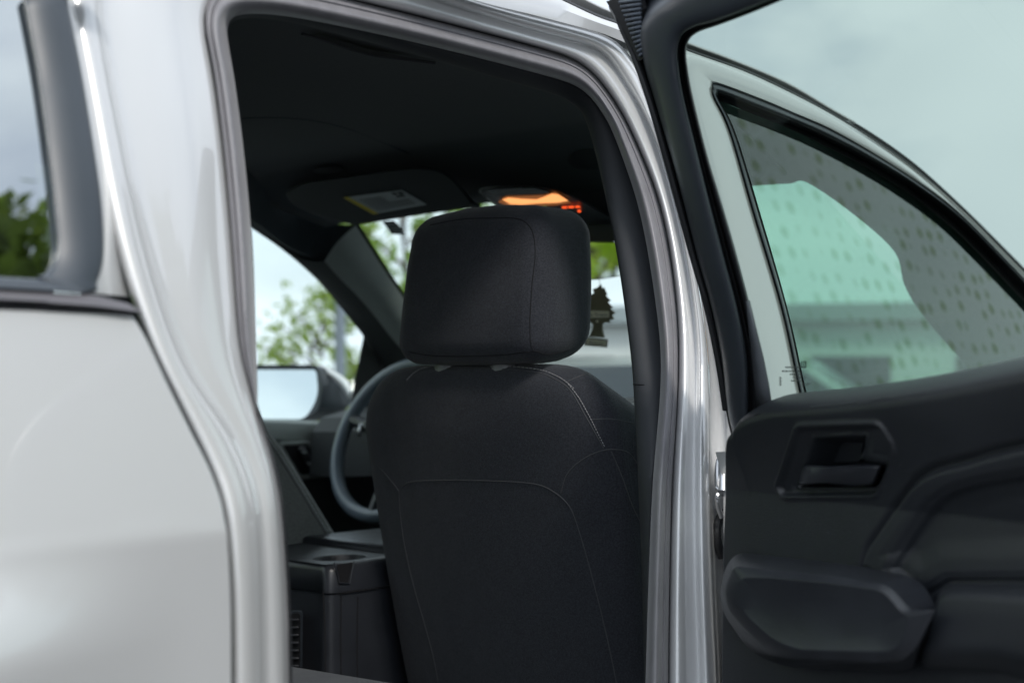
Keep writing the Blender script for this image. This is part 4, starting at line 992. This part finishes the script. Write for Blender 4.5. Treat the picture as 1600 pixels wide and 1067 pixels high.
k_lab = ['broad dark green tree of the wood, nearest the open rear door', 'olive tree second in the row opposite the quarter window', 'tall tree in the middle of the row reflected in the quarter window',
         'leafy tree standing just behind the middle of the reflected row', 'dark tree second from the rear end of the reflected row', 'last tree at the rear end of the row opposite the quarter window']
for k in range(6): wood(8.9 - .5 * (1.6 * k - 6) + (k % 2) * 1.8, 3.6 + .86 * (1.6 * k - 6) + (k % 2), k)
for k in range(3, 9):
    t_ = tree((-7 - .6 * k, -15 + 2.9 * k - 4, 0), 5.5 + math.sin(k * 1.7), 2.0, .13, 3000, 60 + k, ['yellow green tree behind the car, first of its row', 'second yellow green tree of the row behind the car', 'third tree of the row, mirrored at the left of the rear view mirror', 'round yellow green tree mirrored in the middle of the rear view mirror', 'fifth tree of the row, beside the driver side rear window', 'last tree of the row, level with the rear seats'][k - 3], 'trees behind the car', .1, 3)
# pole
pb = at(531, 14); m = MB(); m.tube([Vector((0, 0, 0)), Vector((0, 0, 2.05))], .055, 12); m.box((0, 0, .03), (.24, .24, .05)); m.tube([Vector((0, 0, 2.05)), Vector((0, 0, 2.09))], .07, 12)
po = m.build('post', mat('grey_metal', (.22, .25, .30), .5, .3), None); po.location = pb; tag(po, 'grey metal post among the young trees beyond the driver window', 'post')
# low pale building
white = mat('white_cladding', (.66, .68, .67), .6, var=.04, vscale=1); roofm = mat('roof_band', (.30, .34, .36), .6)
bl_ = empty('building', at(1330, 42), R(28)); tag(bl_, 'long low white building with a grey roof band', 'building')
m = MB(); m.box((0, 3, 1.55), (20, 6, 3.1)); m.build('wall', white, bl_, smooth=False)
m = MB(); m.box((0, 2.9, 3.3), (20.6, 6.8, .5)); m.build('roof', roofm, bl_, smooth=False)
for k in range(5):
    m = MB(); m.box((-8 + k * 4, -.03, 1.4), (2.2, .1, 1.3)); m.build('window', mat('window_dark', (.05, .06, .07), .1) if k == 0 else bpy.data.materials['window_dark'], bl_, smooth=False)
m = MB(); m.box((-4.2, -.3, 1.7), (1.6, .8, 3.4)); m.build('porch', mat('brick', (.34, .22, .17), .8, var=.2, vscale=5), bl_, smooth=False)
# hedge / wood line far away
def parked(loc, rz, col, label, seed):
    root = empty('parked_car', loc, rz); tag(root, label, 'car', 'parked cars beyond the windshield')
    pm = mat('car_paint', col, .3, .3, 1)
    prof_ = [(-2.1, .45), (-2.2, .75), (-2.05, 1.02), (-1.3, 1.08), (-.7, 1.45), (.6, 1.48), (1.2, 1.05), (2.0, .92), (2.2, .7), (2.15, .45)]
    m_ = MB(); r_ = []
    for y, k in ((-.86, .0), (-.9, .0), (.9, 0), (.86, 0)): r_.append([Vector((x, y * (1 if z < 1.06 else .82), z + (-.03 if abs(y) < .88 and 0 else 0))) for x, z in prof_])
    m_.grid(r_, closed_u=True); m_.poly(r_[0]); m_.poly(r_[-1]); m_.build('body', pm, root, bevel=.04)
    for s in (-1, 1):
        m_ = MB(); m_.poly([Vector((x, s * y, z)) for x, y, z in ((-1.15, .905, 1.09), (-.62, .77, 1.40), (.52, .77, 1.42), (1.0, .905, 1.09))]); m_.build('side_window', bpy.data.materials['window_dark'], root, smooth=False)
        for x in (-1.35, 1.35):
            m_ = MB(); m_.tube([Vector((x, s * .68, .33)), Vector((x, s * .93, .33))], .33, 20); m_.build('wheel', M['lip'], root)
    for x0, x1, z0, z1 in ((-1.28, -.74, 1.10, 1.43), (1.16, .64, 1.09, 1.45)):
        m_ = MB(); d_ = .012 if x0 > 0 else -.012; m_.poly([Vector((x0 + d_, -.7, z0)), Vector((x0 + d_, .7, z0)), Vector((x1 + d_, .64, z1)), Vector((x1 + d_, -.64, z1))]); m_.build('windscreen', bpy.data.materials['window_dark'], root, smooth=False)
parked(at(950, 13), R(20), (.62, .66, .66), 'pale silver parked car seen through the windshield beside the air freshener', 1)
parked(at(1180, 15), R(25), (.7, .72, .72), 'white parked car seen through the front passenger window', 2)
parked(at(610, 24), R(60), (.12, .14, .17), 'dark parked car behind the young trees', 3)
